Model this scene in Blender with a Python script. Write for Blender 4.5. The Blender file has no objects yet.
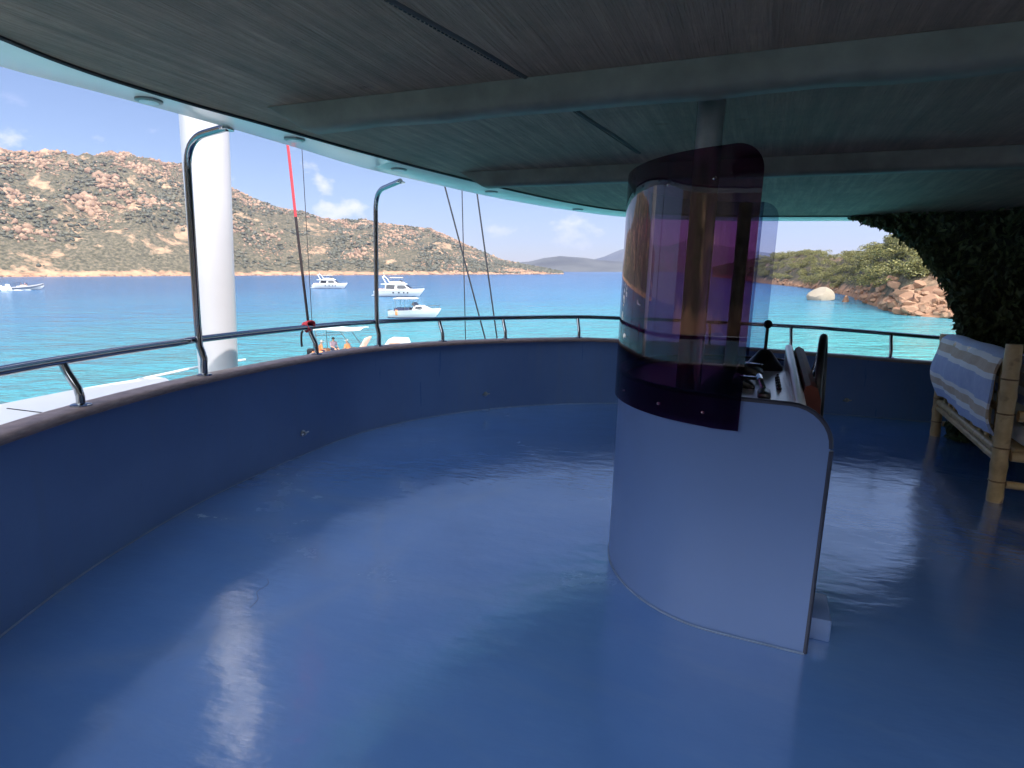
import bpy, math, random
import numpy as np
from mathutils import Matrix, Vector
random.seed(7); rng = np.random.default_rng(7)
sc = bpy.context.scene
col = sc.collection
R = math.radians

# ------------------------------------------------------------------ camera
CAM_H = 6.5                       # eye above the sea
EYE = 1.6                         # eye above the deck
F = 580.0
PITCH = math.atan(113.5 / F)
cam = bpy.data.cameras.new('camera'); camo = bpy.data.objects.new('camera', cam); col.objects.link(camo)
cam.sensor_width = 36.0; cam.lens = 36.0 * F / 1024.0
cam.clip_start = 0.05; cam.clip_end = 30000
camo.location = (0, 0, CAM_H); camo.rotation_euler = (R(90) - PITCH, 0, 0)
sc.camera = camo

# ------------------------------------------------------------------ world, sun, exposure
SUN_EL, SUN_AZ = R(55), R(122)    # azimuth clockwise from +Y
sund = Vector((math.sin(SUN_AZ) * math.cos(SUN_EL), math.cos(SUN_AZ) * math.cos(SUN_EL), math.sin(SUN_EL)))
w = bpy.data.worlds.new('World'); sc.world = w; w.use_nodes = True
nt = w.node_tree; nt.nodes.clear()
def N(nt, t, **kw):
    n = nt.nodes.new(t)
    for k, v in kw.items(): setattr(n, k, v)
    return n
out = N(nt, 'ShaderNodeOutputWorld'); bg = N(nt, 'ShaderNodeBackground'); bg.inputs[1].default_value = 0.056
sky = N(nt, 'ShaderNodeTexSky', sky_type='NISHITA', sun_disc=False, sun_elevation=SUN_EL, sun_rotation=SUN_AZ)
sky.air_density = 1.0; sky.dust_density = 0.3; sky.ozone_density = 3.0
tc = N(nt, 'ShaderNodeTexCoord'); sep = N(nt, 'ShaderNodeSeparateXYZ'); nt.links.new(tc.outputs['Generated'], sep.inputs[0])
mp = N(nt, 'ShaderNodeMapping'); mp.inputs['Scale'].default_value = (9.0, 9.0, 15.0); mp.inputs['Location'].default_value = (3.1, 0.4, 0.2)
nt.links.new(tc.outputs['Generated'], mp.inputs[0])
no = N(nt, 'ShaderNodeTexNoise'); no.inputs['Scale'].default_value = 1.0; no.inputs['Detail'].default_value = 7; no.inputs['Roughness'].default_value = 0.55
nt.links.new(mp.outputs[0], no.inputs['Vector'])
cr = N(nt, 'ShaderNodeValToRGB'); cr.color_ramp.elements[0].position = 0.60; cr.color_ramp.elements[1].position = 0.70
nt.links.new(no.outputs[0], cr.inputs[0])
br = N(nt, 'ShaderNodeValToRGB')          # cumulus sit in a low belt over the land
for p, v in ((0.0, 0), (0.06, .9), (0.15, 1.0), (0.22, 0.0)):
    e = br.color_ramp.elements.new(p) if p not in (0.0,) else br.color_ramp.elements[0]
    e.position = p; e.color = (v, v, v, 1)
br.color_ramp.elements[-1].color = (0, 0, 0, 1)
nt.links.new(sep.outputs['Z'], br.inputs[0])
mu = N(nt, 'ShaderNodeMath', operation='MULTIPLY'); nt.links.new(cr.outputs[0], mu.inputs[0]); nt.links.new(br.outputs[0], mu.inputs[1])
mu2 = N(nt, 'ShaderNodeMath', operation='MULTIPLY'); mu2.inputs[1].default_value = 0.6; nt.links.new(mu.outputs[0], mu2.inputs[0])
# unseen bright cloud bank added behind the camera to light the roofed deck
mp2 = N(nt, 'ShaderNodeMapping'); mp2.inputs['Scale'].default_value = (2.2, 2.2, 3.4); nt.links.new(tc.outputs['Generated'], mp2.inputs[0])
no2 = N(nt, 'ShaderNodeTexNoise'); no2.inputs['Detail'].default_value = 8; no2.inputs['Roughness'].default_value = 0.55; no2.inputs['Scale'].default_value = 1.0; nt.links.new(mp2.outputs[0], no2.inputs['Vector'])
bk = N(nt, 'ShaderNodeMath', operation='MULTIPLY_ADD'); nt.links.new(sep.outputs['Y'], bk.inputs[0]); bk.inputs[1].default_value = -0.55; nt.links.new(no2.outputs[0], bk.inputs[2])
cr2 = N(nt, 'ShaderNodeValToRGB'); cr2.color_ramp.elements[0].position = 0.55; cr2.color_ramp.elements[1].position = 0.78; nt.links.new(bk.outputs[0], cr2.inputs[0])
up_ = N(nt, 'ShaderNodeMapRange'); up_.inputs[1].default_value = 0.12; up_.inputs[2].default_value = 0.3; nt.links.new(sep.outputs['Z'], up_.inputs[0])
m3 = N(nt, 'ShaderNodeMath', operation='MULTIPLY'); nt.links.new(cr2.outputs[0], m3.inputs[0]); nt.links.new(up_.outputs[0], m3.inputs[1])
mx = N(nt, 'ShaderNodeMix', data_type='RGBA'); nt.links.new(mu2.outputs[0], mx.inputs[0])
nt.links.new(sky.outputs[0], mx.inputs[6]); mx.inputs[7].default_value = (11.5, 11.2, 11.6, 1)
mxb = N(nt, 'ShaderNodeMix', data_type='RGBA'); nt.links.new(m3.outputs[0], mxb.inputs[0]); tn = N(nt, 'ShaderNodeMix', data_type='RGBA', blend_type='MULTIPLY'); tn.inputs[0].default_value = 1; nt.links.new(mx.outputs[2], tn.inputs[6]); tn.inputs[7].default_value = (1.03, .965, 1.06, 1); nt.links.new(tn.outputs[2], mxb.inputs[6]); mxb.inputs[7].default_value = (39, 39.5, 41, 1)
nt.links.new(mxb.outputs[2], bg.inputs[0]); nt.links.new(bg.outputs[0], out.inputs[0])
sl = bpy.data.lights.new('sun', 'SUN'); sl.energy = 2.3; sl.angle = R(0.5); sl.color = (1.0, 0.95, 0.88)
so = bpy.data.objects.new('sun', sl); col.objects.link(so); so.rotation_euler = sund.to_track_quat('Z', 'Y').to_euler()
so.location = (40, -40, 60)
vs = sc.view_settings; vs.view_transform = 'Standard'; vs.look = 'None'; vs.gamma = 1.0; vs.use_curve_mapping = False
vs.exposure = 1.36
sc.cycles.max_bounces = 10; sc.cycles.diffuse_bounces = 5; sc.cycles.glossy_bounces = 5; sc.cycles.transparent_max_bounces = 24

# ------------------------------------------------------------------ frames: the yacht lists a little, so its deck has a frame of its own
nd = np.array([-.031, 1, .176]); nd /= np.linalg.norm(nd)
fwv = np.array([0, 0, 1.]); fwv -= fwv.dot(nd) * nd; fwv /= np.linalg.norm(fwv)
rtv = np.cross(nd, fwv)
if rtv[0] < 0: rtv = -rtv
upv = -nd
cw = np.array([[1, 0, 0], [0, -math.sin(PITCH), -math.cos(PITCH)], [0, math.cos(PITCH), -math.sin(PITCH)]])   # rows: cam right, down, forward in world
def c2w(q): return q[0] * cw[0] + q[1] * cw[1] + q[2] * cw[2]
Rm = np.array([c2w(rtv), c2w(fwv), c2w(upv)]).T
B = Matrix([list(Rm[i]) + [0] for i in range(3)] + [[0, 0, 0, 1]])
B = Matrix.Translation((0, 0, CAM_H)) @ B @ Matrix.Translation((0, 0, -EYE))
I4 = Matrix.Identity(4)
def az_of(px, py=270.0):
    d = c2w(np.array([(px - 512) / F, (py - 384) / F, 1.0])); return math.atan2(d[0], d[1])
def el_of(px, py):
    d = c2w(np.array([(px - 512) / F, (py - 384) / F, 1.0])); return math.atan2(d[2], math.hypot(d[0], d[1]))
def on_sea(px, py):
    d = c2w(np.array([(px - 512) / F, (py - 384) / F, 1.0])); t = -CAM_H / d[2]; return Vector((d[0] * t, d[1] * t, 0))

# ------------------------------------------------------------------ mesh helpers
class MB:
    def __init__(s): s.v = []; s.f = []; s.uv = None
    def add(s, v, f):
        o = len(s.v); s.v += [tuple(p) for p in v]; s.f += [tuple(i + o for i in q) for q in f]; return s
    def box(s, c, d, rot=None, bev=0.0):
        hx, hy, hz = d[0] / 2, d[1] / 2, d[2] / 2
        if bev <= 0:
            pts = [(sx * hx, sy * hy, sz * hz) for sz in (-1, 1) for sx, sy in ((-1, -1), (1, -1), (1, 1), (-1, 1))]
            fs = [(3, 2, 1, 0), (4, 5, 6, 7), (0, 1, 5, 4), (1, 2, 6, 5), (2, 3, 7, 6), (3, 0, 4, 7)]
        else:
            b = min(bev, hx * .9, hy * .9, hz * .9); pts = []; fs = []
            def loop(z, ins):
                a, c2 = hx - ins, hy - ins
                o = len(pts)
                for sx, sy in ((-1, -1), (1, -1), (1, 1), (-1, 1)):
                    q = [(sx * a, sy * (c2 - b)), (sx * (a - b * .3), sy * (c2 - b * .3)), (sx * (a - b), sy * c2)]
                    if sx * sy < 0: q = q[::-1]
                    pts.extend([(x, y, z) for x, y in q])
                return o
            L = [loop(-hz, b * .7), loop(-hz + b * .3, b * .2), loop(-hz + b, 0), loop(hz - b, 0), loop(hz - b * .3, b * .2), loop(hz, b * .7)]
            # order of corner points so that the loop winds once
            for k in range(5):
                for i in range(12):
                    j = (i + 1) % 12; fs.append((L[k] + i, L[k] + j, L[k + 1] + j, L[k + 1] + i))
            fs.append(tuple(L[0] + i for i in range(11, -1, -1))); fs.append(tuple(L[5] + i for i in range(12)))
        if rot is not None: pts = [tuple(rot @ Vector(p)) for p in pts]
        return s.add([(p[0] + c[0], p[1] + c[1], p[2] + c[2]) for p in pts], fs)
    def tube(s, path, r, n=10, cap=True):
        P = [Vector(p) for p in path]; m = len(P)
        rr = r if hasattr(r, '__len__') else [r] * m
        T = [(P[min(i + 1, m - 1)] - P[max(i - 1, 0)]).normalized() for i in range(m)]
        up = Vector((0, 0, 1)) if abs(T[0].z) < .9 else Vector((1, 0, 0))
        nrm = (up - up.dot(T[0]) * T[0]).normalized(); v = []
        for i in range(m):
            nrm = (nrm - nrm.dot(T[i]) * T[i]).normalized(); b = T[i].cross(nrm)
            for k in range(n):
                a = 2 * math.pi * k / n; v.append(P[i] + (nrm * math.cos(a) + b * math.sin(a)) * rr[i])
        f = [(i * n + k, i * n + (k + 1) % n, (i + 1) * n + (k + 1) % n, (i + 1) * n + k) for i in range(m - 1) for k in range(n)]
        if cap: f += [tuple(range(n - 1, -1, -1)), tuple((m - 1) * n + k for k in range(n))]
        return s.add(v, f)
    def lathe(s, c, prof, n=20, axis=(0, 0, 1)):
        q = Vector((0, 0, 1)).rotation_difference(Vector(axis)); v = []
        for r, z in prof:
            for k in range(n):
                a = 2 * math.pi * k / n; p = q @ Vector((r * math.cos(a), r * math.sin(a), z)); v.append((p.x + c[0], p.y + c[1], p.z + c[2]))
        m = len(prof)
        f = [(i * n + k, i * n + (k + 1) % n, (i + 1) * n + (k + 1) % n, (i + 1) * n + k) for i in range(m - 1) for k in range(n)]
        f += [tuple(range(n - 1, -1, -1)), tuple((m - 1) * n + k for k in range(n))]
        return s.add(v, f)
    def grid(s, pts):                       # pts[i][j]
        h, w_ = len(pts), len(pts[0]); v = [p for r_ in pts for p in r_]
        f = [(i * w_ + j, i * w_ + j + 1, (i + 1) * w_ + j + 1, (i + 1) * w_ + j) for i in range(h - 1) for j in range(w_ - 1)]
        return s.add(v, f)
    def slab(s, pts, t):                    # a grid with thickness along its normals
        h, w_ = len(pts), len(pts[0]); A = np.array(pts, float)
        du = np.gradient(A, axis=0); dv = np.gradient(A, axis=1); nn = np.cross(du, dv); nn /= np.linalg.norm(nn, axis=2, keepdims=True) + 1e-9
        Bk = A + nn * t; o = h * w_
        v = [tuple(p) for p in A.reshape(-1, 3)] + [tuple(p) for p in Bk.reshape(-1, 3)]; f = []
        for i in range(h - 1):
            for j in range(w_ - 1):
                q = (i * w_ + j, i * w_ + j + 1, (i + 1) * w_ + j + 1, (i + 1) * w_ + j); f.append(q[::-1]); f.append(tuple(o + k for k in q))
        per = [j for j in range(w_)] + [i * w_ + w_ - 1 for i in range(1, h)] + [(h - 1) * w_ + j for j in range(w_ - 2, -1, -1)] + [i * w_ for i in range(h - 2, 0, -1)]
        for a, b in zip(per, per[1:] + per[:1]): f.append((a, b, o + b, o + a))
        return s.add(v, f)
    def prism(s, poly, z0, z1):
        n = len(poly); v = [(x, y, z0) for x, y in poly] + [(x, y, z1) for x, y in poly]
        f = [tuple(range(n - 1, -1, -1)), tuple(range(n, 2 * n))] + [(i, (i + 1) % n, n + (i + 1) % n, n + i) for i in range(n)]
        return s.add(v, f)
    def mesh(s, name, off=(0, 0, 0), smooth=40, recalc=True):
        me = bpy.data.meshes.new(name); me.from_pydata([(p[0] - off[0], p[1] - off[1], p[2] - off[2]) for p in s.v], [], s.f)
        me.validate()
        if recalc:
            import bmesh
            bm = bmesh.new(); bm.from_mesh(me); bmesh.ops.recalc_face_normals(bm, faces=bm.faces); bm.to_mesh(me); bm.free()
        if smooth:
            me.shade_smooth(); me.set_sharp_from_angle(angle=R(smooth))
        return me
def tag(o, label=None, cat=None, group=None, kind=None):
    if label: o['label'] = label
    if cat: o['category'] = cat
    if group: o['group'] = group
    if kind: o['kind'] = kind
    return o
def thing(name, label, cat, base=(0, 0, 0), M=I4, group=None):
    o = bpy.data.objects.new(name, None); col.objects.link(o); o.empty_display_size = .2
    o.matrix_world = M @ Matrix.Translation(base); o['_b'] = base
    BASE[o.name] = base; del o['_b']
    return tag(o, label, cat, group)
BASE = {}
def part(name, mb, mat, parent, smooth=40, label=None):
    base = BASE[parent.name]
    o = bpy.data.objects.new(name, mb.mesh(name, base, smooth) if isinstance(mb, MB) else mb); col.objects.link(o); o.parent = parent
    if not o.data.materials: o.data.materials.append(mat)
    BASE[o.name] = base
    if label: o['label'] = label
    return o
def single(name, mb, mat, label=None, cat=None, base=(0, 0, 0), M=I4, group=None, kind=None, smooth=40):
    o = bpy.data.objects.new(name, mb.mesh(name, base, smooth)); col.objects.link(o); o.matrix_world = M @ Matrix.Translation(base)
    o.data.materials.append(mat); BASE[o.name] = base
    return tag(o, label, cat, group, kind)
def copy_tree(o, parent=None):
    c = o.copy(); col.objects.link(c); c.parent = parent
    for ch in list(o.children): copy_tree(ch, c)
    return c
def spline(pts, n, closed=False):
    P = [np.array(p, float) for p in pts]; m = len(P); res = []
    rngs = range(m if closed else m - 1)
    for i in rngs:
        p1, p2 = P[i], P[(i + 1) % m]
        p0 = P[(i - 1) % m] if closed or i > 0 else 2 * p1 - p2
        p3 = P[(i + 2) % m] if closed or i < m - 2 else 2 * p2 - p1
        t1, t2 = np.linalg.norm(p1 - p0) ** .5, np.linalg.norm(p2 - p1) ** .5; t3 = np.linalg.norm(p3 - p2) ** .5
        a0, a1, a2, a3 = 0, t1, t1 + t2, t1 + t2 + t3
        for t in np.linspace(a1, a2, 24, endpoint=False):
            A1 = (a1 - t) / (a1 - a0) * p0 + (t - a0) / (a1 - a0) * p1; A2 = (a2 - t) / (a2 - a1) * p1 + (t - a1) / (a2 - a1) * p2
            A3 = (a3 - t) / (a3 - a2) * p2 + (t - a2) / (a3 - a2) * p3
            B1 = (a2 - t) / (a2 - a0) * A1 + (t - a0) / (a2 - a0) * A2; B2 = (a3 - t) / (a3 - a1) * A2 + (t - a1) / (a3 - a1) * A3
            res.append((a2 - t) / (a2 - a1) * B1 + (t - a1) / (a2 - a1) * B2)
    if not closed: res.append(P[-1])
    else: res.append(P[0])
    res = np.array(res); L = np.concatenate([[0], np.cumsum(np.linalg.norm(np.diff(res, axis=0), axis=1))])
    s = np.linspace(0, L[-1], n + 1 if closed else n)
    o = np.array([np.interp(s, L, res[:, k]) for k in range(res.shape[1])]).T
    return o[:-1] if closed else o
def bezier_corner(a, b, c, r, n=6):        # rounded corner a-b-c
    a, b, c = Vector(a), Vector(b), Vector(c); p = b + (a - b).normalized() * r; q = b + (c - b).normalized() * r
    return [tuple(p.lerp(b, t).lerp(b.lerp(q, t), t)) for t in [i / n for i in range(n + 1)]]

# ------------------------------------------------------------------ materials
def mat_base(name):
    m = bpy.data.materials.new(name); m.use_nodes = True; return m, m.node_tree, m.node_tree.nodes['Principled BSDF']
def ramp(nt, fac, stops):
    r = N(nt, 'ShaderNodeValToRGB'); els = r.color_ramp.elements
    for i, (p, c) in enumerate(stops):
        e = els[i] if i < 2 else els.new(p)
        e.position = p; e.color = (*c, 1) if len(c) == 3 else c
    nt.links.new(fac, r.inputs[0]); return r.outputs[0]
def noise(nt, scale, detail=5, rough=.55, coord='Object', stretch=None, rot=None):
    t = N(nt, 'ShaderNodeTexCoord'); v = t.outputs[coord] if coord != 'Position' else N(nt, 'ShaderNodeNewGeometry').outputs['Position']
    if stretch is not None or rot is not None:
        m = N(nt, 'ShaderNodeMapping')
        if rot: m.inputs['Rotation'].default_value = rot
        nt.links.new(v, m.inputs[0]); v = m.outputs[0]
        if stretch:
            m2 = N(nt, 'ShaderNodeMapping'); m2.inputs['Scale'].default_value = stretch; nt.links.new(v, m2.inputs[0]); v = m2.outputs[0]
    n = N(nt, 'ShaderNodeTexNoise'); n.inputs['Scale'].default_value = scale; n.inputs['Detail'].default_value = detail; n.inputs['Roughness'].default_value = rough
    nt.links.new(v, n.inputs['Vector']); return n.outputs[0]
def bump(nt, b, h, strength, dist=.02):
    k = N(nt, 'ShaderNodeBump'); k.inputs['Strength'].default_value = strength; k.inputs['Distance'].default_value = dist
    nt.links.new(h, k.inputs['Height']); nt.links.new(k.outputs[0], b.inputs['Normal']); return k
def mixc(nt, fac, a, b, blend='MIX'):
    m = N(nt, 'ShaderNodeMix', data_type='RGBA', blend_type=blend)
    for s, x in ((m.inputs[0], fac), (m.inputs[6], a), (m.inputs[7], b)):
        if isinstance(x, (int, float)): s.default_value = x
        elif isinstance(x, tuple): s.default_value = (*x, 1)
        else: nt.links.new(x, s)
    return m.outputs[2]
def math_(nt, op, a, b=None, clamp=False):
    m = N(nt, 'ShaderNodeMath', operation=op, use_clamp=clamp)
    for s, x in zip(m.inputs, (a, b)):
        if x is None: continue
        if isinstance(x, (int, float)): s.default_value = x
        else: nt.links.new(x, s)
    return m.outputs[0]
def simple(name, c, rough=.5, metal=0, var=.12, scale=6, spec=.5, bmp=0, bscale=60, coat=0):
    m, nt, b = mat_base(name); n = noise(nt, scale, 6)
    lo = tuple(max(0, x * (1 - var)) for x in c); hi = tuple(x * (1 + var) for x in c)
    nt.links.new(ramp(nt, n, [(.3, lo), (.7, hi)]), b.inputs['Base Color'])
    b.inputs['Roughness'].default_value = rough; b.inputs['Metallic'].default_value = metal
    b.inputs['Specular IOR Level'].default_value = spec; b.inputs['Coat Weight'].default_value = coat
    if bmp: bump(nt, b, noise(nt, bscale, 4), bmp, .005)
    return m
AX = np.array([.922, -.387]); NX = np.array([.387, .922])      # aft and starboard directions of the yacht on its deck
AXROT = math.atan2(AX[1], AX[0])
M = {}
M['white'] = simple('white_gelcoat', (.80, .80, .80), .22, var=.03, scale=2)
M['white_boat'] = simple('boat_white', (.66, .66, .65), .3, var=.03, scale=1)
M['chrome'] = simple('polished_steel', (.30, .32, .35), .14, 1, var=.05, scale=9)
M['dull_steel'] = simple('brushed_steel', (.4, .41, .42), .3, 1, var=.1, scale=20)
M['black'] = simple('black_plastic', (.015, .015, .017), .35, var=.2, scale=20)
M['dark_glass'] = simple('dark_window_glass', (.02, .025, .035), .08, var=.1)
M['console_paint'] = simple('console_paint', (.098, .165, .345), .36, var=.05, scale=1.6, bmp=.03, bscale=9)
M['console_edge'] = simple('console_edge_trim', (.02, .025, .05), .4)
M['wall_paint'] = simple('bulwark_paint', (.062, .135, .34), .34, var=.10, scale=1.2, bmp=.04, bscale=5)
def wall_mat():
    m, nt, b = mat_base('bulwark_blue'); n = noise(nt, 1.3, 6, .6); v = noise(nt, 1.0, 6, .65, stretch=(9, 9, .7)); f = noise(nt, 30, 4, .6)
    c = ramp(nt, n, [(.3, (.070, .138, .315)), (.7, (.092, .172, .37))]); c = mixc(nt, ramp(nt, v, [(.5, (0, 0, 0)), (.8, (.45, .45, .45))]), c, (.12, .17, .27))
    c = mixc(nt, ramp(nt, f, [(.66, (0, 0, 0)), (.78, (.35, .35, .35))]), c, (.03, .06, .14))
    nt.links.new(c, b.inputs['Base Color']); nt.links.new(ramp(nt, v, [(.3, (.26, .26, .26)), (.7, (.46, .46, .46))]), b.inputs['Roughness']); bump(nt, b, math_(nt, 'ADD', noise(nt, 1.8, 3, .5), math_(nt, 'MULTIPLY', f, .03)), .25, .03); return m
M['wall_paint'] = wall_mat()
M['bead'] = simple('sealant', (.14, .20, .32), .5, var=.2, scale=12)
M['wood_red'] = simple('varnished_wood', (.12, .028, .018), .5, var=.35, scale=7, spec=.25)
M['red_rope'] = simple('red_rope', (.62, .05, .07), .8, var=.25, scale=90)
M['dark_rope'] = simple('dark_rope', (.035, .025, .03), .8, var=.25, scale=90)
M['wire'] = simple('wire', (.06, .06, .07), .4, .6)
M['tan_canvas'] = simple('tan_canvas', (.62, .50, .36), .8, var=.12, scale=3)
M['white_canvas'] = simple('white_canvas', (.80, .79, .76), .8, var=.06, scale=3)
M['orange_cloth'] = simple('orange_cloth', (.75, .30, .12), .8, var=.15, scale=8)
M['pink_cushion'] = simple('salmon_cushion', (.72, .48, .38), .7, var=.08, scale=6)
M['mauve_cloth'] = simple('mauve_cloth', (.42, .30, .36), .85, var=.12, scale=8)
M['skin'] = simple('skin', (.52, .30, .20), .55, var=.06, scale=8)
M['hair'] = simple('dark_hair', (.03, .02, .015), .6)
M['cap'] = simple('white_cap', (.78, .74, .70), .8)
M['navy'] = simple('navy_fabric', (.03, .04, .09), .8)
M['grey_tube'] = simple('grey_tube', (.30, .30, .32), .5)
M['brown_hatch'] = simple('brown_hatch', (.40, .22, .14), .5)
M['lens'] = simple('lamp_lens', (.75, .77, .78), .25)
def teak():
    m, nt, b = mat_base('teak_cap'); n = noise(nt, 3, 7, .6, stretch=(4, 4, 30))
    nt.links.new(ramp(nt, n, [(.3, (.15, .105, .105)), (.7, (.29, .22, .215))]), b.inputs['Base Color']); b.inputs['Roughness'].default_value = .45
    bump(nt, b, n, .15, .004); return m
M['teak'] = teak()
def bamboo():
    m, nt, b = mat_base('bamboo'); n = noise(nt, 5, 6, .6); n2 = noise(nt, 7, 3, .5)
    c = ramp(nt, n, [(.3, (.38, .25, .11)), (.5, (.58, .40, .19)), (.75, (.70, .52, .28))])
    c = mixc(nt, ramp(nt, n2, [(.60, (0, 0, 0)), (.72, (1, 1, 1))]), c, (.16, .08, .035))
    nt.links.new(c, b.inputs['Base Color']); b.inputs['Roughness'].default_value = .38; bump(nt, b, n, .1, .004); return m
M['bamboo'] = bamboo()
M['bamboo_node'] = simple('bamboo_node', (.26, .15, .06), .5, var=.3, scale=20)
def floor_mat():
    m, nt, b = mat_base('blue_deck_paint')
    big = noise(nt, .9, 5, .6); fine = noise(nt, 38, 5, .6); streak = noise(nt, 2.2, 6, .65, stretch=(.6, 3, 1), rot=(0, 0, .5))
    c = ramp(nt, big, [(.25, (.072, .165, .385)), (.75, (.104, .215, .47))])
    c = mixc(nt, ramp(nt, streak, [(.50, (0, 0, 0)), (.85, (.30, .30, .30))]), c, (.17, .25, .40))
    g = N(nt, 'ShaderNodeTexCoord')
    tot = None
    for (cx, cy, r, wd) in ((-.9, 5.1, 1.15, .16), (-2.1, 3.6, 1.5, .12), (-.2, 4.3, 1.5, .2), (-1.6, 5.6, 2.0, .15)):   # scuffed arcs where tables and chairs were dragged
        vm = N(nt, 'ShaderNodeVectorMath', operation='DISTANCE'); nt.links.new(g.outputs['Object'], vm.inputs[0]); vm.inputs[1].default_value = (cx, cy, 0)
        d = math_(nt, 'ABSOLUTE', math_(nt, 'SUBTRACT', vm.outputs['Value'], r))
        d = math_(nt, 'SUBTRACT', 1.0, math_(nt, 'DIVIDE', d, wd), clamp=True)
        tot = d if tot is None else math_(nt, 'MAXIMUM', tot, d)
    brk = ramp(nt, noise(nt, .9, 2, .4), [(.3, (0, 0, 0)), (.7, (1, 1, 1))])
    sc_ = math_(nt, 'MULTIPLY', math_(nt, 'MULTIPLY', tot, brk), .30)
    c = mixc(nt, sc_, c, (.24, .29, .38))
    spk = ramp(nt, noise(nt, 9, 2, .5), [(.76, (0, 0, 0)), (.82, (.3, .3, .3))]); c = mixc(nt, spk, c, (.05, .09, .18))
    nt.links.new(c, b.inputs['Base Color'])
    r = math_(nt, 'ADD', ramp(nt, noise(nt, 1.9, 8, .72), [(.34, (.07, .07, .07)), (.68, (.27, .27, .27))]), math_(nt, 'MULTIPLY', sc_, .4))
    nt.links.new(r, b.inputs['Roughness']); b.inputs['Specular IOR Level'].default_value = .8; b.inputs['Coat Weight'].default_value = 1.0; nt.links.new(ramp(nt, noise(nt, 2.6, 8, .72), [(.36, (.06, .06, .06)), (.66, (.24, .24, .24))]), b.inputs['Coat Roughness']); b.inputs['Coat IOR'].default_value = 1.9; b.inputs['Coat Tint'].default_value = (.85, .92, 1, 1)
    h = math_(nt, 'ADD', math_(nt, 'ADD', noise(nt, 3.0, 3, .5), math_(nt, 'MULTIPLY', noise(nt, 9, 4, .6, stretch=(.45, 1.4, 1), rot=(0, 0, .25)), .30)), math_(nt, 'MULTIPLY', fine, .045))
    kb = bump(nt, b, h, .20, .03); nt.links.new(kb.outputs[0], b.inputs['Coat Normal']); return m
M['floor'] = floor_mat()
def ceiling_mat():
    m, nt, b = mat_base('ceiling_lining')
    st = noise(nt, 1.0, 8, .7, stretch=(15, 1.0, 1), rot=(0, 0, -AXROT)); big = noise(nt, .55, 5, .6); st2 = noise(nt, 1.0, 5, .6, stretch=(90, 2.5, 1), rot=(0, 0, -AXROT))
    c = ramp(nt, st, [(.28, (.108, .078, .060)), (.5, (.210, .148, .110)), (.74, (.38, .265, .19))])
    c = mixc(nt, ramp(nt, big, [(.35, (0, 0, 0)), (.72, (.65, .65, .65))]), c, (.24, .155, .105)); c = mixc(nt, ramp(nt, noise(nt, 2.3, 7, .7), [(.45, (0, 0, 0)), (.75, (.6, .6, .6))]), c, (.085, .068, .055))
    vo = N(nt, 'ShaderNodeTexVoronoi'); vo.inputs['Scale'].default_value = 2.4; t_ = N(nt, 'ShaderNodeTexCoord'); nt.links.new(t_.outputs['Object'], vo.inputs['Vector']); dim = math_(nt, 'MULTIPLY', ramp(nt, vo.outputs['Distance'], [(.0, (0, 0, 0)), (.11, (1, 1, 1))]), .8)
    nt.links.new(c, b.inputs['Base Color']); b.inputs['Roughness'].default_value = .62; b.inputs['Specular IOR Level'].default_value = .3
    h = math_(nt, 'ADD', math_(nt, 'ADD', math_(nt, 'MULTIPLY', st2, .45), math_(nt, 'MULTIPLY', st, .5)), math_(nt, 'ADD', noise(nt, 1.4, 4, .6), dim)); bump(nt, b, h, .8, .03); return m
M['ceiling'] = ceiling_mat()
M['beam'] = simple('beam_padding', (.125, .115, .090), .6, var=.3, scale=5, bmp=.2, bscale=14)
M['rim'] = simple('hardtop_rim_paint', (.82, .79, .72), .2, var=.03, scale=2)
M['seam'] = simple('seam_tape', (.05, .05, .048), .7)
M['bezel'] = simple('lamp_bezel', (.16, .17, .17), .3, .7)
M['gasket'] = simple('black_gasket', (.012, .012, .014), .5)
def tint(name, T, rough=.0):
    m = bpy.data.materials.new(name); m.use_nodes = True; nt = m.node_tree; nt.nodes.clear()
    o = N(nt, 'ShaderNodeOutputMaterial'); t = N(nt, 'ShaderNodeBsdfTransparent'); t.inputs[0].default_value = (*[x ** .5 for x in T], 1)
    g = N(nt, 'ShaderNodeBsdfGlossy'); g.inputs['Roughness'].default_value = rough
    lw = N(nt, 'ShaderNodeFresnel'); lw.inputs[0].default_value = 1.56
    geo = N(nt, 'ShaderNodeNewGeometry')
    k = math_(nt, 'MULTIPLY', lw.outputs[0], math_(nt, 'SUBTRACT', 1.0, geo.outputs['Backfacing']))
    mxs = N(nt, 'ShaderNodeMixShader'); nt.links.new(k, mxs.inputs[0]); nt.links.new(t.outputs[0], mxs.inputs[1]); nt.links.new(g.outputs[0], mxs.inputs[2])
    nt.links.new(mxs.outputs[0], o.inputs[0]); return m
M['tint_dark'] = tint('purple_smoked_acrylic', (.19, .046, .125))
M['tint_light'] = tint('light_smoked_acrylic', (.52, .54, .68))
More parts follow.
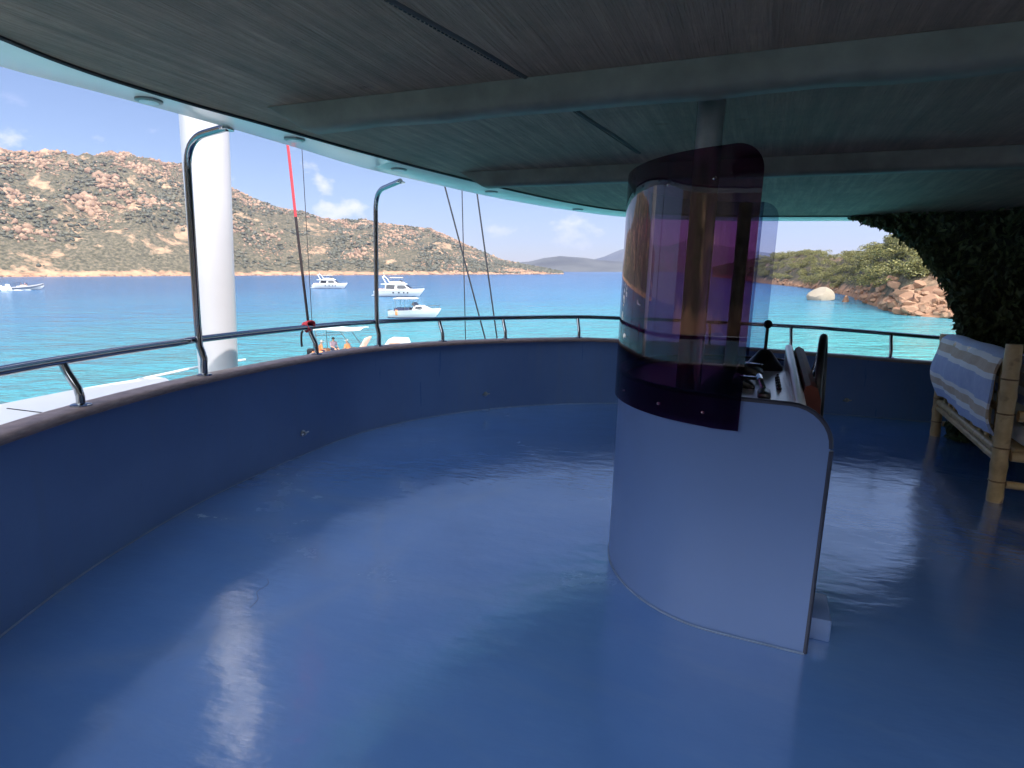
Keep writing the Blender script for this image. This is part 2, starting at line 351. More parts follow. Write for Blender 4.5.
def stripe_mat():
    m, nt, b = mat_base('striped_cloth'); t = N(nt, 'ShaderNodeUVMap'); s = N(nt, 'ShaderNodeSeparateXYZ'); nt.links.new(t.outputs[0], s.inputs[0])
    fr = math_(nt, 'FRACT', math_(nt, 'MULTIPLY', s.outputs['Y'], 3.0))
    r = N(nt, 'ShaderNodeValToRGB'); r.color_ramp.interpolation = 'CONSTANT'
    stops = [(0, (.44, .54, .76)), (.25, (.84, .86, .88)), (.38, (.62, .52, .40)), (.60, (.84, .84, .84)), (.73, (.44, .54, .76))]
    for i, (p, c) in enumerate(stops):
        e = r.color_ramp.elements[i] if i < 2 else r.color_ramp.elements.new(p); e.position = p; e.color = (*c, 1)
    nt.links.new(fr, r.inputs[0]); n = noise(nt, 25, 4)
    c = mixc(nt, .25, r.outputs[0], ramp(nt, n, [(.3, (.1, .1, .1)), (.7, (.5, .5, .5))]), 'OVERLAY')
    nt.links.new(c, b.inputs['Base Color']); b.inputs['Roughness'].default_value = .85; b.inputs['Sheen Weight'].default_value = .2
    bump(nt, b, noise(nt, 180, 2), .2, .002); return m
M['stripe'] = stripe_mat()
def leaf_mat(name, lo, hi, scale=3.0, trans=.25):
    m, nt, b = mat_base(name); oi = N(nt, 'ShaderNodeNewGeometry'); n = noise(nt, scale, 4)
    f = math_(nt, 'ADD', math_(nt, 'MULTIPLY', oi.outputs['Random Per Island'], .6), math_(nt, 'MULTIPLY', n, .4))
    nt.links.new(ramp(nt, f, [(.2, lo), (.8, hi)]), b.inputs['Base Color']); b.inputs['Roughness'].default_value = .55
    b.inputs['Subsurface Weight'].default_value = 0
    return m
M['ivy'] = leaf_mat('ivy_leaf', (.020, .036, .012), (.085, .12, .04))
M['bush'] = leaf_mat('maquis_leaf', (.075, .080, .020), (.24, .215, .060), .6)
M['scrub'] = leaf_mat('hillside_scrub', (.040, .043, .026), (.105, .098, .062), .02)
M['bark'] = simple('bark', (.14, .09, .06), .9, var=.3, scale=6)
def rock_mat(name, lo, hi, scale=.6):
    m, nt, b = mat_base(name); n = noise(nt, scale, 9, .65); n2 = noise(nt, scale * 4, 6, .6); g = N(nt, 'ShaderNodeNewGeometry')
    f = math_(nt, 'ADD', math_(nt, 'MULTIPLY', n, .7), math_(nt, 'MULTIPLY', g.outputs['Random Per Island'], .3))
    c = ramp(nt, f, [(.3, lo), (.55, tuple((a + b_) / 2 for a, b_ in zip(lo, hi))), (.75, hi)])
    nt.links.new(c, b.inputs['Base Color']); b.inputs['Roughness'].default_value = .9; bump(nt, b, n2, .5, .3); return m
M['rock'] = rock_mat('pink_granite', (.22, .115, .068), (.42, .26, .16), .5)
M['rock_far'] = rock_mat('hill_granite', (.19, .118, .078), (.42, .275, .18), .03)
M['rock_pale'] = rock_mat('pale_boulder', (.22, .19, .145), (.40, .345, .265), .35)
def hill_mat(name, scale, rockiness, band):
    m, nt, b = mat_base(name)
    n1 = noise(nt, scale, 8, .62, 'Position'); n2 = noise(nt, scale * 6, 6, .6, 'Position'); n3 = noise(nt, scale * 22, 4, .6, 'Position')
    scrub = ramp(nt, n3, [(.36, (.058, .055, .036)), (.5, (.100, .090, .060)), (.64, (.165, .135, .092))])
    rock = ramp(nt, n2, [(.3, (.21, .135, .085)), (.7, (.39, .265, .17))])
    f = math_(nt, 'ADD', math_(nt, 'MULTIPLY', n1, .65), math_(nt, 'MULTIPLY', n2, .35))
    f = ramp(nt, f, [(rockiness - .02, (0, 0, 0)), (rockiness + .03, (1, 1, 1))])
    g = N(nt, 'ShaderNodeNewGeometry'); s = N(nt, 'ShaderNodeSeparateXYZ'); nt.links.new(g.outputs['Position'], s.inputs[0])
    zz = math_(nt, 'SUBTRACT', s.outputs['Z'], math_(nt, 'MULTIPLY', n2, band * 2.2))
    shore = math_(nt, 'SUBTRACT', 1.0, math_(nt, 'DIVIDE', math_(nt, 'ADD', zz, band * .75), band * .5), clamp=True)
    c = mixc(nt, math_(nt, 'MAXIMUM', f, shore), scrub, rock)
    c = mixc(nt, shore, c, ramp(nt, n2, [(.3, (.30, .15, .085)), (.7, (.46, .275, .17))]))
    nt.links.new(c, b.inputs['Base Color']); b.inputs['Roughness'].default_value = .95; b.inputs['Specular IOR Level'].default_value = .1
    bump(nt, b, n3, .6, 1 / scale * .02); return m
M['hill'] = hill_mat('maquis_hill', .012, .565, 7)
M['headland'] = hill_mat('headland_ground', .05, .56, 3.2)
M['far_hill'] = simple('far_hill_scrub', (.085, .085, .075), .95, var=.4, scale=.004, spec=.1)
def sea_mat():
    m, nt, b = mat_base('sea_water')
    g = N(nt, 'ShaderNodeNewGeometry'); s = N(nt, 'ShaderNodeSeparateXYZ'); nt.links.new(g.outputs['Position'], s.inputs[0])
    vm = N(nt, 'ShaderNodeVectorMath', operation='DISTANCE'); vm.inputs[1].default_value = (45, 20, 0); nt.links.new(g.outputs['Position'], vm.inputs[0])
    d = vm.outputs['Value']
    lg = math_(nt, 'LOGARITHM', math_(nt, 'MAXIMUM', d, 5.0), 10.0)
    n = noise(nt, .012, 5, .6, 'Position'); n2 = noise(nt, .06, 4, .6, 'Position')
    f = math_(nt, 'ADD', lg, math_(nt, 'MULTIPLY', math_(nt, 'SUBTRACT', n, .5), .55)); f = math_(nt, 'ADD', f, math_(nt, 'MULTIPLY', math_(nt, 'SUBTRACT', n2, .5), .22))
    n4 = noise(nt, .11, 5, .7, 'Position', stretch=(1, 2.2, 1), rot=(0, 0, .2)); f = math_(nt, 'ADD', f, math_(nt, 'MULTIPLY', math_(nt, 'SUBTRACT', n4, .5), .30))
    f = math_(nt, 'DIVIDE', math_(nt, 'SUBTRACT', f, 1.5), 1.5, clamp=True)
    c = ramp(nt, f, [(.0, (.068, .29, .295)), (.22, (.054, .24, .295)), (.42, (.045, .165, .30)), (.62, (.040, .125, .26)), (1, (.038, .10, .22))])
    nt.links.new(c, b.inputs['Base Color']); b.inputs['Roughness'].default_value = .16; b.inputs['IOR'].default_value = 1.33; b.inputs['Specular IOR Level'].default_value = .22
    w1 = noise(nt, .55, 4, .6, 'Position', stretch=(1, 1.6, 1), rot=(0, 0, .3)); w2 = noise(nt, 2.6, 4, .6, 'Position', stretch=(1, 1.5, 1), rot=(0, 0, -.3))
    w3 = noise(nt, .13, 4, .65, 'Position', stretch=(1, 1.8, 1), rot=(0, 0, .2))
    h = math_(nt, 'ADD', math_(nt, 'ADD', math_(nt, 'MULTIPLY', w1, 1.0), math_(nt, 'MULTIPLY', w2, .25)), math_(nt, 'MULTIPLY', w3, 3.5)); bump(nt, b, h, 1.0, .6); return m
M['sea'] = sea_mat()
M['foam'] = simple('foam', (.82, .84, .86), .8, var=.1, scale=1)

# ================================================================== SETTING: sea, hills
def disc(name, radii, n, mat, z=0.0):
    v = [(0, 0, z)]; f = []
    for r in radii: v += [(r * math.sin(2 * math.pi * k / n), r * math.cos(2 * math.pi * k / n), z) for k in range(n)]
    for k in range(n): f.append((0, 1 + (k + 1) % n, 1 + k))
    for i in range(len(radii) - 1):
        for k in range(n): f.append((1 + i * n + k, 1 + i * n + (k + 1) % n, 1 + (i + 1) * n + (k + 1) % n, 1 + (i + 1) * n + k))
    return single(name, MB().add(v, f), mat, kind='structure', smooth=0)
disc('sea', [20, 60, 150, 400, 1000, 2500, 6800], 96, M['sea'])

def vnoise2(x, y, seed=0):                  # smooth value noise
    def h(i, j):
        k = (i * 374761393 + j * 668265263 + seed * 982451653) & 0xffffffff
        k = ((k ^ (k >> 13)) * 1274126177) & 0xffffffff
        return ((k ^ (k >> 16)) & 0xffff) / 65535.0
    xi = np.floor(x).astype(np.int64); yi = np.floor(y).astype(np.int64); u = x - xi; v = y - yi
    u = u * u * (3 - 2 * u); v = v * v * (3 - 2 * v)
    return (h(xi, yi) * (1 - u) + h(xi + 1, yi) * u) * (1 - v) + (h(xi, yi + 1) * (1 - u) + h(xi + 1, yi + 1) * u) * v
def fbm(x, y, o=5, seed=0, ridge=False):
    a, s, t = 1.0, 0.0, 0.0
    for k in range(o):
        q = vnoise2(x * 2 ** k, y * 2 ** k, seed + k)
        if ridge: q = 1 - abs(2 * q - 1)
        s += a * q; t += a; a *= .5
    return s / t
class Land:
    """polar terrain sheet: shore radius, ridge radius and ridge height for each azimuth"""
    def __init__(s, azs, r0, depth, ridge_h, na, ns, rough, rscale, seed, prof=1.35):
        s.azs, s.r0, s.dep, s.H, s.rough, s.rs, s.seed, s.prof = map(lambda q: q, (azs, r0, depth, ridge_h, rough, rscale, seed, prof))
        s.na, s.ns = na, ns
    def z(s, az, t):
        r0 = np.interp(az, s.azs, s.r0); dp = np.interp(az, s.azs, s.dep); H = np.interp(az, s.azs, s.H); r = r0 + dp * t
        x, y = r * np.sin(az), r * np.cos(az)
        base = np.where(t < 1, 1 - (1 - np.clip(t, 0, 1)) ** s.prof, 1 - .25 * (t - 1))
        n = fbm(x / s.rs, y / s.rs, 5, s.seed, True) - .55; n2 = fbm(x / s.rs * 5, y / s.rs * 5, 4, s.seed + 9) - .5
        amp = s.rough * H * np.clip(t * 3, 0, 1) * np.where(t > .85, .35 + .65 * np.clip((1 - t) / .15, 0, 1), 1)
        z = H * base * (1 + 0 * n) + amp * n + amp * .35 * n2
        return x, y, np.where(t <= 0, -3.0, np.maximum(z + .2, .15))
    def build(s, name, mat):
        az = np.linspace(s.azs[0], s.azs[-1], s.na); tt = np.concatenate([[-.03], np.linspace(0.002, 1.0, s.ns) ** 1.15, [1.1, 1.3, 1.7]])
        A, T = np.meshgrid(az, tt, indexing='ij'); x, y, z = s.z(A, T); P = np.stack([x, y, z], -1)
        return single(name, MB().grid(P.tolist()), mat, kind='structure', smooth=180)
def sky_to_H(px, py, r): return CAM_H + r * np.tan([el_of(a, b) for a, b in zip(px, py)])
# the maquis hill across the bay
sk = [(-520, 190), (-300, 165), (-120, 150), (-40, 150), (0, 153), (20, 155), (60, 158), (95, 160), (130, 158), (160, 163), (190, 171), (232, 190), (250, 200), (275, 207), (300, 213), (330, 220), (350, 223), (365, 220), (400, 227), (430, 231), (450, 239), (480, 252), (500, 260), (520, 264.5), (545, 269), (562, 272.5)]
px = np.array([a for a, b in sk], float); py = np.array([b for a, b in sk], float)
azs = np.array([az_of(a, b) for a, b in sk]); r0 = np.interp(px, [-520, 100, 400, 562], [760, 820, 900, 1050]); dep = np.interp(px, [-520, 300, 480, 562], [420, 400, 250, 60])
hillL = Land(azs, r0, dep, sky_to_H(px, py, r0 + dep), 520, 70, .20, 90, 3)
hillL.build('hill', M['hill'])
# distant ranges
def far_range(pts, r, name, seed):
    px = [p[0] for p in pts]; py = [p[1] for p in pts]; a = np.array([az_of(*p) for p in pts]); n = len(pts)
    L = Land(a, np.full(n, r * .86), np.full(n, r * .14), sky_to_H(px, py, np.full(n, r)), 220, 14, .16, r * .05, seed, 1.1); L.build(name, M['far_hill'])
far_range([(440, 272), (490, 265), (510, 263.5), (530, 261.5), (545, 258), (560, 256), (580, 257.5), (600, 260), (625, 262), (660, 263), (700, 266), (740, 270)], 3300, 'distant_hills', 21)
far_range([(560, 270), (585, 262), (605, 256.5), (620, 250), (645, 243), (665, 247), (690, 240), (720, 246), (760, 252), (800, 258), (840, 264)], 5600, 'distant_mountains', 22)
# the rocky headland to starboard
hs = [(712, 268, 277), (740, 262, 279.5), (760, 259, 283), (779, 257, 285), (809, 255, 288), (830, 258, 292), (851, 256, 296), (870, 249, 304), (895, 242, 312), (906, 240, 315), (930, 236, 317), (960, 228, 319), (1024, 215, 322), (1150, 205, 330), (1500, 200, 330)]
hp = np.array(hs, float); azh = np.array([az_of(a, 280) for a, _, _ in hs]); r0h = np.array([math.hypot(*on_sea(a, c).xy) for a, _, c in hs]); deph = np.interp(hp[:, 0], [712, 800, 900, 1500], [70, 60, 42, 40])
head = Land(azh, r0h, deph, sky_to_H(hp[:, 0], hp[:, 1] + np.interp(hp[:, 0], [800, 880], [-1.5, 2.5]), r0h + deph), 260, 46, .16, 16, 5, 1.25)
head.build('headland', M['headland'])
# the shore behind the camera (seen mirrored in the windscreen)
a = np.linspace(R(100), R(275), 24); ns = len(a)
back = Land(a, 150 + 30 * np.sin(a * 5), np.full(ns, 110.0), 92 + 20 * np.sin(a * 7 + 1), 160, 22, .25, 40, 8); back.build('shore_hill', M['hill'])

# ================================================================== scattered rocks and scrub on the hill
def ico(sub):
    import bmesh
    bm = bmesh.new(); bmesh.ops.create_icosphere(bm, subdivisions=sub, radius=1.0); bm.verts.ensure_lookup_table()
    v = np.array([tuple(q.co) for q in bm.verts]); f = np.array([[q.index for q in p.verts] for p in bm.faces]); bm.free(); return v, f
IV1, IF1 = ico(1); IV2, IF2 = ico(2); IV3, IF3 = ico(3)
def lump(v, seed, amt, cuts=0):
    r = np.random.default_rng(seed); p = v.copy(); ph = r.uniform(0, 10, 6)
    d = 1 + amt * (np.sin(v[:, 0] * 3.1 + ph[0]) * np.sin(v[:, 1] * 2.7 + ph[1]) + .6 * np.sin(v[:, 2] * 4.3 + ph[2] + v[:, 0] * 2)) + amt * .35 * r.normal(size=len(v))
    p = p * d[:, None]
    for _ in range(cuts):
        n = r.normal(size=3); n /= np.linalg.norm(n); h = r.uniform(.45, .8); k = p @ n - h; p = p - np.clip(k, 0, None)[:, None] * n * .9
    return p
def bulk(name, tris_v, tris_f, mat, kind=None, smooth=0):
    V = np.concatenate(tris_v); off = np.cumsum([0] + [len(q) for q in tris_v[:-1]]); Fc = np.concatenate([f + o for f, o in zip(tris_f, off)])
    me = bpy.data.meshes.new(name); me.vertices.add(len(V)); me.vertices.foreach_set('co', V.ravel()); k = Fc.shape[1]
    me.loops.add(Fc.size); me.loops.foreach_set('vertex_index', Fc.ravel().astype(np.int32)); me.polygons.add(len(Fc)); me.polygons.foreach_set('loop_start', np.arange(0, Fc.size, k, dtype=np.int32))
    me.update(calc_edges=True); me.validate()
    if smooth: me.shade_smooth(); me.set_sharp_from_angle(angle=R(smooth))
    me.materials.append(mat); o = bpy.data.objects.new(name, me); col.objects.link(o)
    if kind: o['kind'] = kind
    return o
vs_, fs_ = [], []
lumps1 = [lump(IV1, i, .16) for i in range(20)]
for i in range(22000):
    a = rng.uniform(azs[3] - .1, azs[-1]); t = rng.uniform(.03, 1.02) ** .9; x, y, z = hillL.z(np.array([a]), np.array([t])); s = (.7 + 2.6 * rng.random() ** 2.2) * (.8 if t > .9 else 1)
    if fbm(np.array([x[0] / 45]), np.array([y[0] / 45]), 4, 77)[0] < .40 + .16 * rng.random(): continue
    p = lumps1[i % 20] * np.array([s * rng.uniform(.9, 1.5), s * rng.uniform(.9, 1.5), s * rng.uniform(.75, 1.2)]); vs_.append(p + np.array([x[0], y[0], z[0] + s * .2])); fs_.append(IF1)
bulk('hill_scrub', vs_, fs_, M['scrub'], 'stuff', 60)
vs_, fs_ = [], []
rocks1 = [lump(IV1, 100 + i, .16, 6) for i in range(24)]
for c in range(150):
    a0 = rng.uniform(azs[2], azs[-1] - .02); t0 = rng.choice([rng.uniform(.1, 1.0), rng.uniform(.7, 1.0)]); k = rng.integers(20, 110); big = 1.3 + 3.4 * rng.random() ** 2 * (1.25 if a0 < azs[11] else .75)
    for i in range(k):
        sp_ = rng.random(); a = a0 + rng.normal() * (.006 + .018 * sp_); t = min(1.02, max(.02, t0 + rng.normal() * (.02 + .04 * sp_))); x, y, z = hillL.z(np.array([a]), np.array([t])); s = big * rng.uniform(.35, 1.0)
        ang = rng.uniform(0, 6.3); ca, sa = math.cos(ang), math.sin(ang); p = rocks1[rng.integers(24)] * np.array([s * rng.uniform(.9, 1.5), s, s * rng.uniform(.6, 1.3)]); p = p @ np.array([[ca, sa, 0], [-sa, ca, 0], [0, 0, 1]])
        vs_.append(p + np.array([x[0], y[0], z[0] + s * .15])); fs_.append(IF1)
for i in range(420):                                             # low orange ledges along the far waterline
    a = rng.uniform(azs[3], azs[-1]); x, y, z = hillL.z(np.array([a]), np.array([rng.uniform(.002, .012)])); s = rng.uniform(1, 3.0)
    p = rocks1[i % 24] * np.array([s * 1.8, s * 1.2, s * .8]); vs_.append(p + np.array([x[0], y[0], .6])); fs_.append(IF1)
for (qx, t0, nn_, sz) in ((95, .42, 40, 6.5), (118, .55, 45, 5.5), (20, .45, 40, 5.0), (60, .93, 50, 5.5), (130, .95, 60, 6.0), (150, .72, 40, 5), (165, .38, 35, 4.5), (5, .95, 40, 5.5), (-30, .7, 40, 6), (268, .35, 25, 4), (395, .6, 30, 4), (420, .85, 35, 4), (450, .8, 25, 3.5), (330, .8, 25, 3.5), (40, .2, 25, 4.5)):   # the big granite outcrops
    a0 = az_of(qx)
    for i in range(nn_):
        a = a0 + rng.normal() * .013; t = min(1.0, max(.02, t0 + rng.normal() * .035)); x, y, z = hillL.z(np.array([a]), np.array([t])); s = sz * rng.uniform(.35, 1.1); ang = rng.uniform(0, 6.3); ca, sa = math.cos(ang), math.sin(ang)
        p = rocks1[rng.integers(24)] * np.array([s * rng.uniform(1, 1.6), s, s * rng.uniform(.7, 1.3)]) @ np.array([[ca, sa, 0], [-sa, ca, 0], [0, 0, 1]]); vs_.append(p + np.array([x[0], y[0], z[0] + s * .1])); fs_.append(IF1)
bulk('hill_rocks', vs_, fs_, M['rock_far'], 'stuff', 0)

# ---- headland: boulders one by one, bushes one by one
def np_mesh(name, v, f, mat, smooth=35):
    me = bpy.data.meshes.new(name); me.from_pydata([tuple(p) for p in v], [], [tuple(int(i) for i in q) for q in f]); 
    if smooth: me.shade_smooth(); me.set_sharp_from_angle(angle=R(smooth))
    me.materials.append(mat); return me
rock_me = [np_mesh('boulder', lump(IV3, 300 + i, .10, 12), IF3, M['rock'], 16) for i in range(14)]
def boulder(me, loc, s, rz, label, group=None, name='boulder'):
    o = bpy.data.objects.new(name, me); col.objects.link(o); o.location = loc; o.scale = s; o.rotation_euler = (rng.uniform(-.25, .25), rng.uniform(-.25, .25), rz)
    return tag(o, label, 'boulder', group)
p = on_sea(821, 300); boulder(np_mesh('pale_boulder', lump(IV3, 402, .06, 2), IF3, M['rock_pale'], 28), (p.x, p.y, .7), (3.2, 2.6, 2.2), .3, 'large pale rounded boulder standing alone in the water off the headland')
p = on_sea(845, 302); boulder(rock_me[3], (p.x, p.y, .2), (1.3, 1.0, 1.3), 1.0, 'small dark sided rock in the water just right of the large pale boulder')
p = on_sea(856, 300); boulder(rock_me[4], (p.x, p.y, .1), (.55, .5, .5), 2.0, 'tiny rock breaking the surface between small dark rock and the rocky shore')
for i in range(210):
    pxx = rng.uniform(775, 985) if i > 90 else rng.uniform(862, 975); a = az_of(pxx, 280); near = 1.0 if pxx > 870 else .8
    t = abs(rng.normal()) * (.13 if pxx > 860 else .06); x, y, z = head.z(np.array([a]), np.array([t])); s = rng.uniform(.4, 1.0) ** 1.4 * 1.4 * near * (1.0 if t > .02 else .8)
    boulder(rock_me[i % 14], (x[0], y[0], max(z[0], .1) + s * .05), (s * rng.uniform(1.0, 1.7), s * rng.uniform(.8, 1.2), s * rng.uniform(.6, 1.0)), rng.uniform(0, 6.3), 'pink granite boulder in the jumble along the headland shore', 'pink boulders along the headland shore')
def bush_mesh(seed, n=850):
    r = np.random.default_rng(seed); V = []; Fc = []
    lobes = [(r.normal(size=3) * np.array([.5, .5, .22]) + np.array([0, 0, .45]), r.uniform(.32, .6)) for _ in range(7)]
    for i in range(n):
        c, rad = lobes[r.integers(7)]; d = r.normal(size=3); d /= np.linalg.norm(d); d[2] = abs(d[2]) * (1 if r.random() < .8 else -1)
        p = c + d * rad * r.uniform(.72, 1.05) * np.array([1, 1, .8]); nn = d + r.normal(size=3) * .55; nn /= np.linalg.norm(nn)
        u = np.cross(nn, r.normal(size=3)); u /= np.linalg.norm(u); w_ = np.cross(nn, u); s = r.uniform(.035, .085)
        o = len(V); V += [p - u * s, p - w_ * s * .6, p + u * s, p + w_ * s * .6 + nn * s * .2]; Fc.append((o, o + 1, o + 2, o + 3))
    me = bpy.data.meshes.new('foliage'); me.from_pydata([tuple(q) for q in V], [], Fc); me.materials.append(M['bush']); return me
bush_me = [bush_mesh(500 + i) for i in range(8)]
nb = 0
while nb < 298:
    pxx = rng.uniform(735, 985); a = az_of(pxx, 280); t = rng.uniform(.1, 1.08)
    tmin = np.interp(pxx, [735, 800, 850, 880, 960], [.10, .07, .10, .17, .30])
    if t < tmin * rng.uniform(.9, 1.25): continue
    x, y, z = head.z(np.array([a]), np.array([t])); s = rng.uniform(1.3, 2.9)
    o = bpy.data.objects.new('shrub', bush_me[nb % 8]); col.objects.link(o); o.location = (x[0], y[0], z[0] - s * .12); o.scale = (s * rng.uniform(.9, 1.35), s * rng.uniform(.9, 1.35), s * rng.uniform(.75, 1.1)); o.rotation_euler = (0, 0, rng.uniform(0, 6.3))
    tag(o, 'olive green maquis shrub on the rocky headland slope', 'shrub', 'shrubs covering the headland'); nb += 1

# ================================================================== THE YACHT: deck, bulwark, rail, hardtop
wallpts = [(13, -5.85), (9, -4.25), (5, -2.65), (2.5, -1.65), (1, -1.05), (0, -.62), (-.8, -.15), (-1.42, .4), (-1.88, 1.05), (-2.13, 1.7), (-2.21, 2.31), (-2.25, 2.8), (-2.23, 3.4), (-2.17, 3.9), (-2.06, 4.41), (-1.88, 5.03), (-1.57, 5.86), (-1.06, 6.56), (-.39, 7.13), (.38, 7.55), (1.22, 7.78), (2.2, 7.86), (3.2, 7.76), (4.31, 7.54), (5.33, 7.25), (7, 6.65), (10, 5.45), (14, 3.85)]
W = spline(wallpts, 260)
Tn = np.gradient(W, axis=0); Tn /= np.linalg.norm(Tn, axis=1)[:, None]; Out = np.stack([-Tn[:, 1], Tn[:, 0]], 1)     # outward
def wall_top(x, y): 
    return np.where(y > 4, np.interp(x, [-2.3, 0, 1, 4, 5.3, 9], [.875, .88, .89, .80, .77, .76]), .875)
def rail_z(x, y): 
    return np.where(y > 4, np.interp(x, [-2.3, 0, 1, 4, 4.7, 5.3, 9], [1.125, 1.145, 1.165, 1.125, 1.095, 1.07, 1.05]), 1.12)
WT = wall_top(W[:, 0], W[:, 1]); RZ = rail_z(W[:, 0], W[:, 1])
def nearest(x, y): return int(np.argmin((W[:, 0] - x) ** 2 + (W[:, 1] - y) ** 2))
deck = single('deck_floor', MB().add([(x, y, 0) for x, y in W[::-1]], [tuple(range(len(W)))]), M['floor'], M=B, kind='structure', smooth=0)
mb = MB()
crk = spline([(-1.27, 2.86), (-1.245, 2.80), (-1.27, 2.73), (-1.235, 2.66), (-1.24, 2.58)], 16)
mb.grid([[(x - .001, y, .002), (x + .001, y, .002)] for x, y in crk]); part('crack', mb, M['gasket'], deck, 0)

bw = thing('bulwark', 'dark blue curved bulwark wall round the open deck', 'bulwark', (-2.2, 3.4, 0), B)
ring = [[(*(W[i] + Out[i] * o_), z) for o_, z in ((0, -.05), (0, .03), (.005, WT[i] - .04), (.11, WT[i] - .04), (.13, -.3), (.16, -5.2))] for i in range(len(W))]
part('wall', MB().grid([[q for q in r_[:3]] for r_ in ring]), M['wall_paint'], bw, 60)
part('hull_side', MB().grid([[q for q in r_[2:]] for r_ in ring]), M['white'], bw, 60)
capr = MB(); prof = [(-.022, -.04), (-.026, -.02), (-.015, -.002), (.0, .004), (.115, .004), (.135, -.006), (.14, -.04)]
capr.grid([[(*(W[i] + Out[i] * o_), WT[i] + z) for o_, z in prof] for i in range(len(W))]); part('cap_rail', capr, M['teak'], bw, 50)
mb = MB(); mb.tube([(*(W[i] - Out[i] * .004), .003) for i in range(len(W))], .005, 6); part('sealant_bead', mb, M['bead'], bw)
for (x, y) in ((-1.84, 5.05), (-.28, 7.2), (4.41, 7.5), (-2.24, 2.0)):
    i = nearest(x, y); c = W[i]; n = -Out[i]; ax = (n[0], n[1], 0); mb = MB()
    mb.lathe((c[0], c[1], .20), [(.03, 0), (.03, .006), (.018, .012), (.016, .03), (.006, .034)], 14, ax); mb.tube([(c[0] + n[0] * .02 - n[1] * .05, c[1] + n[1] * .02 + n[0] * .05, .205), (c[0] + n[0] * .02 + n[1] * .05, c[1] + n[1] * .02 - n[0] * .05, .195)], .008, 8)
    part('drain_fitting', mb, M['dull_steel'], bw)

gr = thing('guard_rail', 'dark polished guard rail on bent stanchions along the bulwark', 'railing', (-2.2, 3.4, .88), B)
mb = MB(); mb.tube([(*(W[i] + Out[i] * .13), RZ[i]) for i in range(len(W))], .026, 12); part('handrail', mb, M['chrome'], gr)
feet = [(-2.24, 3.08), (-1.79, 5.38), (-.82, 6.82), (-.04, 7.31), (.82, 7.72), (1.75, 7.86), (2.72, 7.82), (3.72, 7.68), (4.9, 7.38), (5.8, 7.1), (-2.18, 1.75), (-1.5, .5), (-.5, -.35), (.7, -.9), (1.9, -1.4), (3.1, -1.9)]
def post_path(i, bend=True):
    w_ = W[i]; o_ = Out[i]; z0 = WT[i] + .004; z1 = RZ[i]; h = z1 - z0
    return [(*(w_ + o_ * a), z0 + h * b) for a, b in ((.05, 0), (.05, .22), (.058, .38), (.085, .58), (.105, .72), (.12, .86), (.13, .99))]
def flange(mb, i):
    w_ = W[i] + Out[i] * .05; mb.lathe((w_[0], w_[1], WT[i] + .004), [(.05, 0), (.05, .006), (.042, .011), (.026, .014)], 18)
for x, y in feet:
    i = nearest(x, y); mb = MB(); mb.tube(post_path(i), .021, 10); st = part('stanchion', mb, M['chrome'], gr)
    mb = MB(); flange(mb, i); part('base_flange', mb, M['chrome'], st)
def roof_pole(x, y, inward, label):
    i = nearest(x, y); o_ = Out[i]; pth = [(*(W[i] + o_ * a), WT[i] + .004 + b) for a, b in ((.05, 0), (.05, .06), (.045, .12), (.06, .17), (.075, .21))]; top = W[i] + o_ * .08
    t = thing('roof_pole', label, 'pole', (*(W[i] + o_ * .05), WT[i]), B)
    a = (*top, RZ[i]); b = (*top, 2.47); d = np.array(inward) / np.linalg.norm(inward); c = (*(top + np.array(inward)), 2.505)
    path = pth + [(*top, RZ[i] + .12), (*top, 1.7), (*top, 2.1)] + bezier_corner(a, b, c, .20, 8) + [c]
    mb = MB(); mb.tube(path, .024, 12); part('tube', mb, M['chrome'], t); mb = MB(); flange(mb, i); part('base_flange', mb, M['chrome'], t)
    mb = MB(); mb.lathe((c[0], c[1], 2.487), [(.045, 0), (.045, .01), (.03, .012)], 16); part('top_flange', mb, M['chrome'], t)
roof_pole(-2.16, 4.12, (.37, -.20), 'bent steel roof pole in front of the thick white column')
roof_pole(-1.43, 6.2, (.35, -.48), 'bent steel roof pole before the anchored yachts, far from the column')
roof_pole(2.0, -1.4, (-.1, .4), 'bent steel roof pole on the port bulwark behind the camera')
# ---- white column outside the bulwark
mb = MB(); cc = (-2.68, 5.22); M['column'] = simple('column_paint', (.54, .525, .55), .3, var=.04, scale=2); mb.lathe((*cc, 0), [(.156, -1.2), (.158, .4), (.172, 1.5), (.187, 2.6), (.19, 3.3)], 40)
single('support_column', mb, M['column'], 'thick white round column outside the bulwark at far left', 'column', (*cc, 0), B)
# ---- outer white side deck with a notch
fd = spline([(-3.36, 1.74), (-3.32, 2.4), (-3.25, 3.59), (-3.15, 4.2), (-3.0, 4.68)], 24)
inn = [(*(W[i] + Out[i] * .125),) for i in range(nearest(-2.13, 1.7), nearest(-2.13, 4.25))]
notch = spline([(-3.0, 4.68), (-2.9, 4.72), (-2.72, 4.55), (-2.5, 4.36), (-2.28, 4.3)], 12)
poly = list(map(tuple, fd[:-1])) + list(map(tuple, notch)) + inn[::-1]
fo = single('side_deck', MB().prism(poly, .68, .735), M['white'], M=B, kind='structure', smooth=30)
mb = MB(); mb.tube([(x, y, .73) for x, y in spline([(-3.02, 4.6), (-2.98, 4.9), (-2.93, 5.3), (-2.75, 5.9)], 14)], .012, 8); part('edge_bead', mb, M['white'], fo)
mb = MB(); mb.box((-2.75, 3.38, .737), (.75, .008, .004), Matrix.Rotation(-.28, 3, 'Z')); part('panel_seam', mb, M['gasket'], fo, 0)

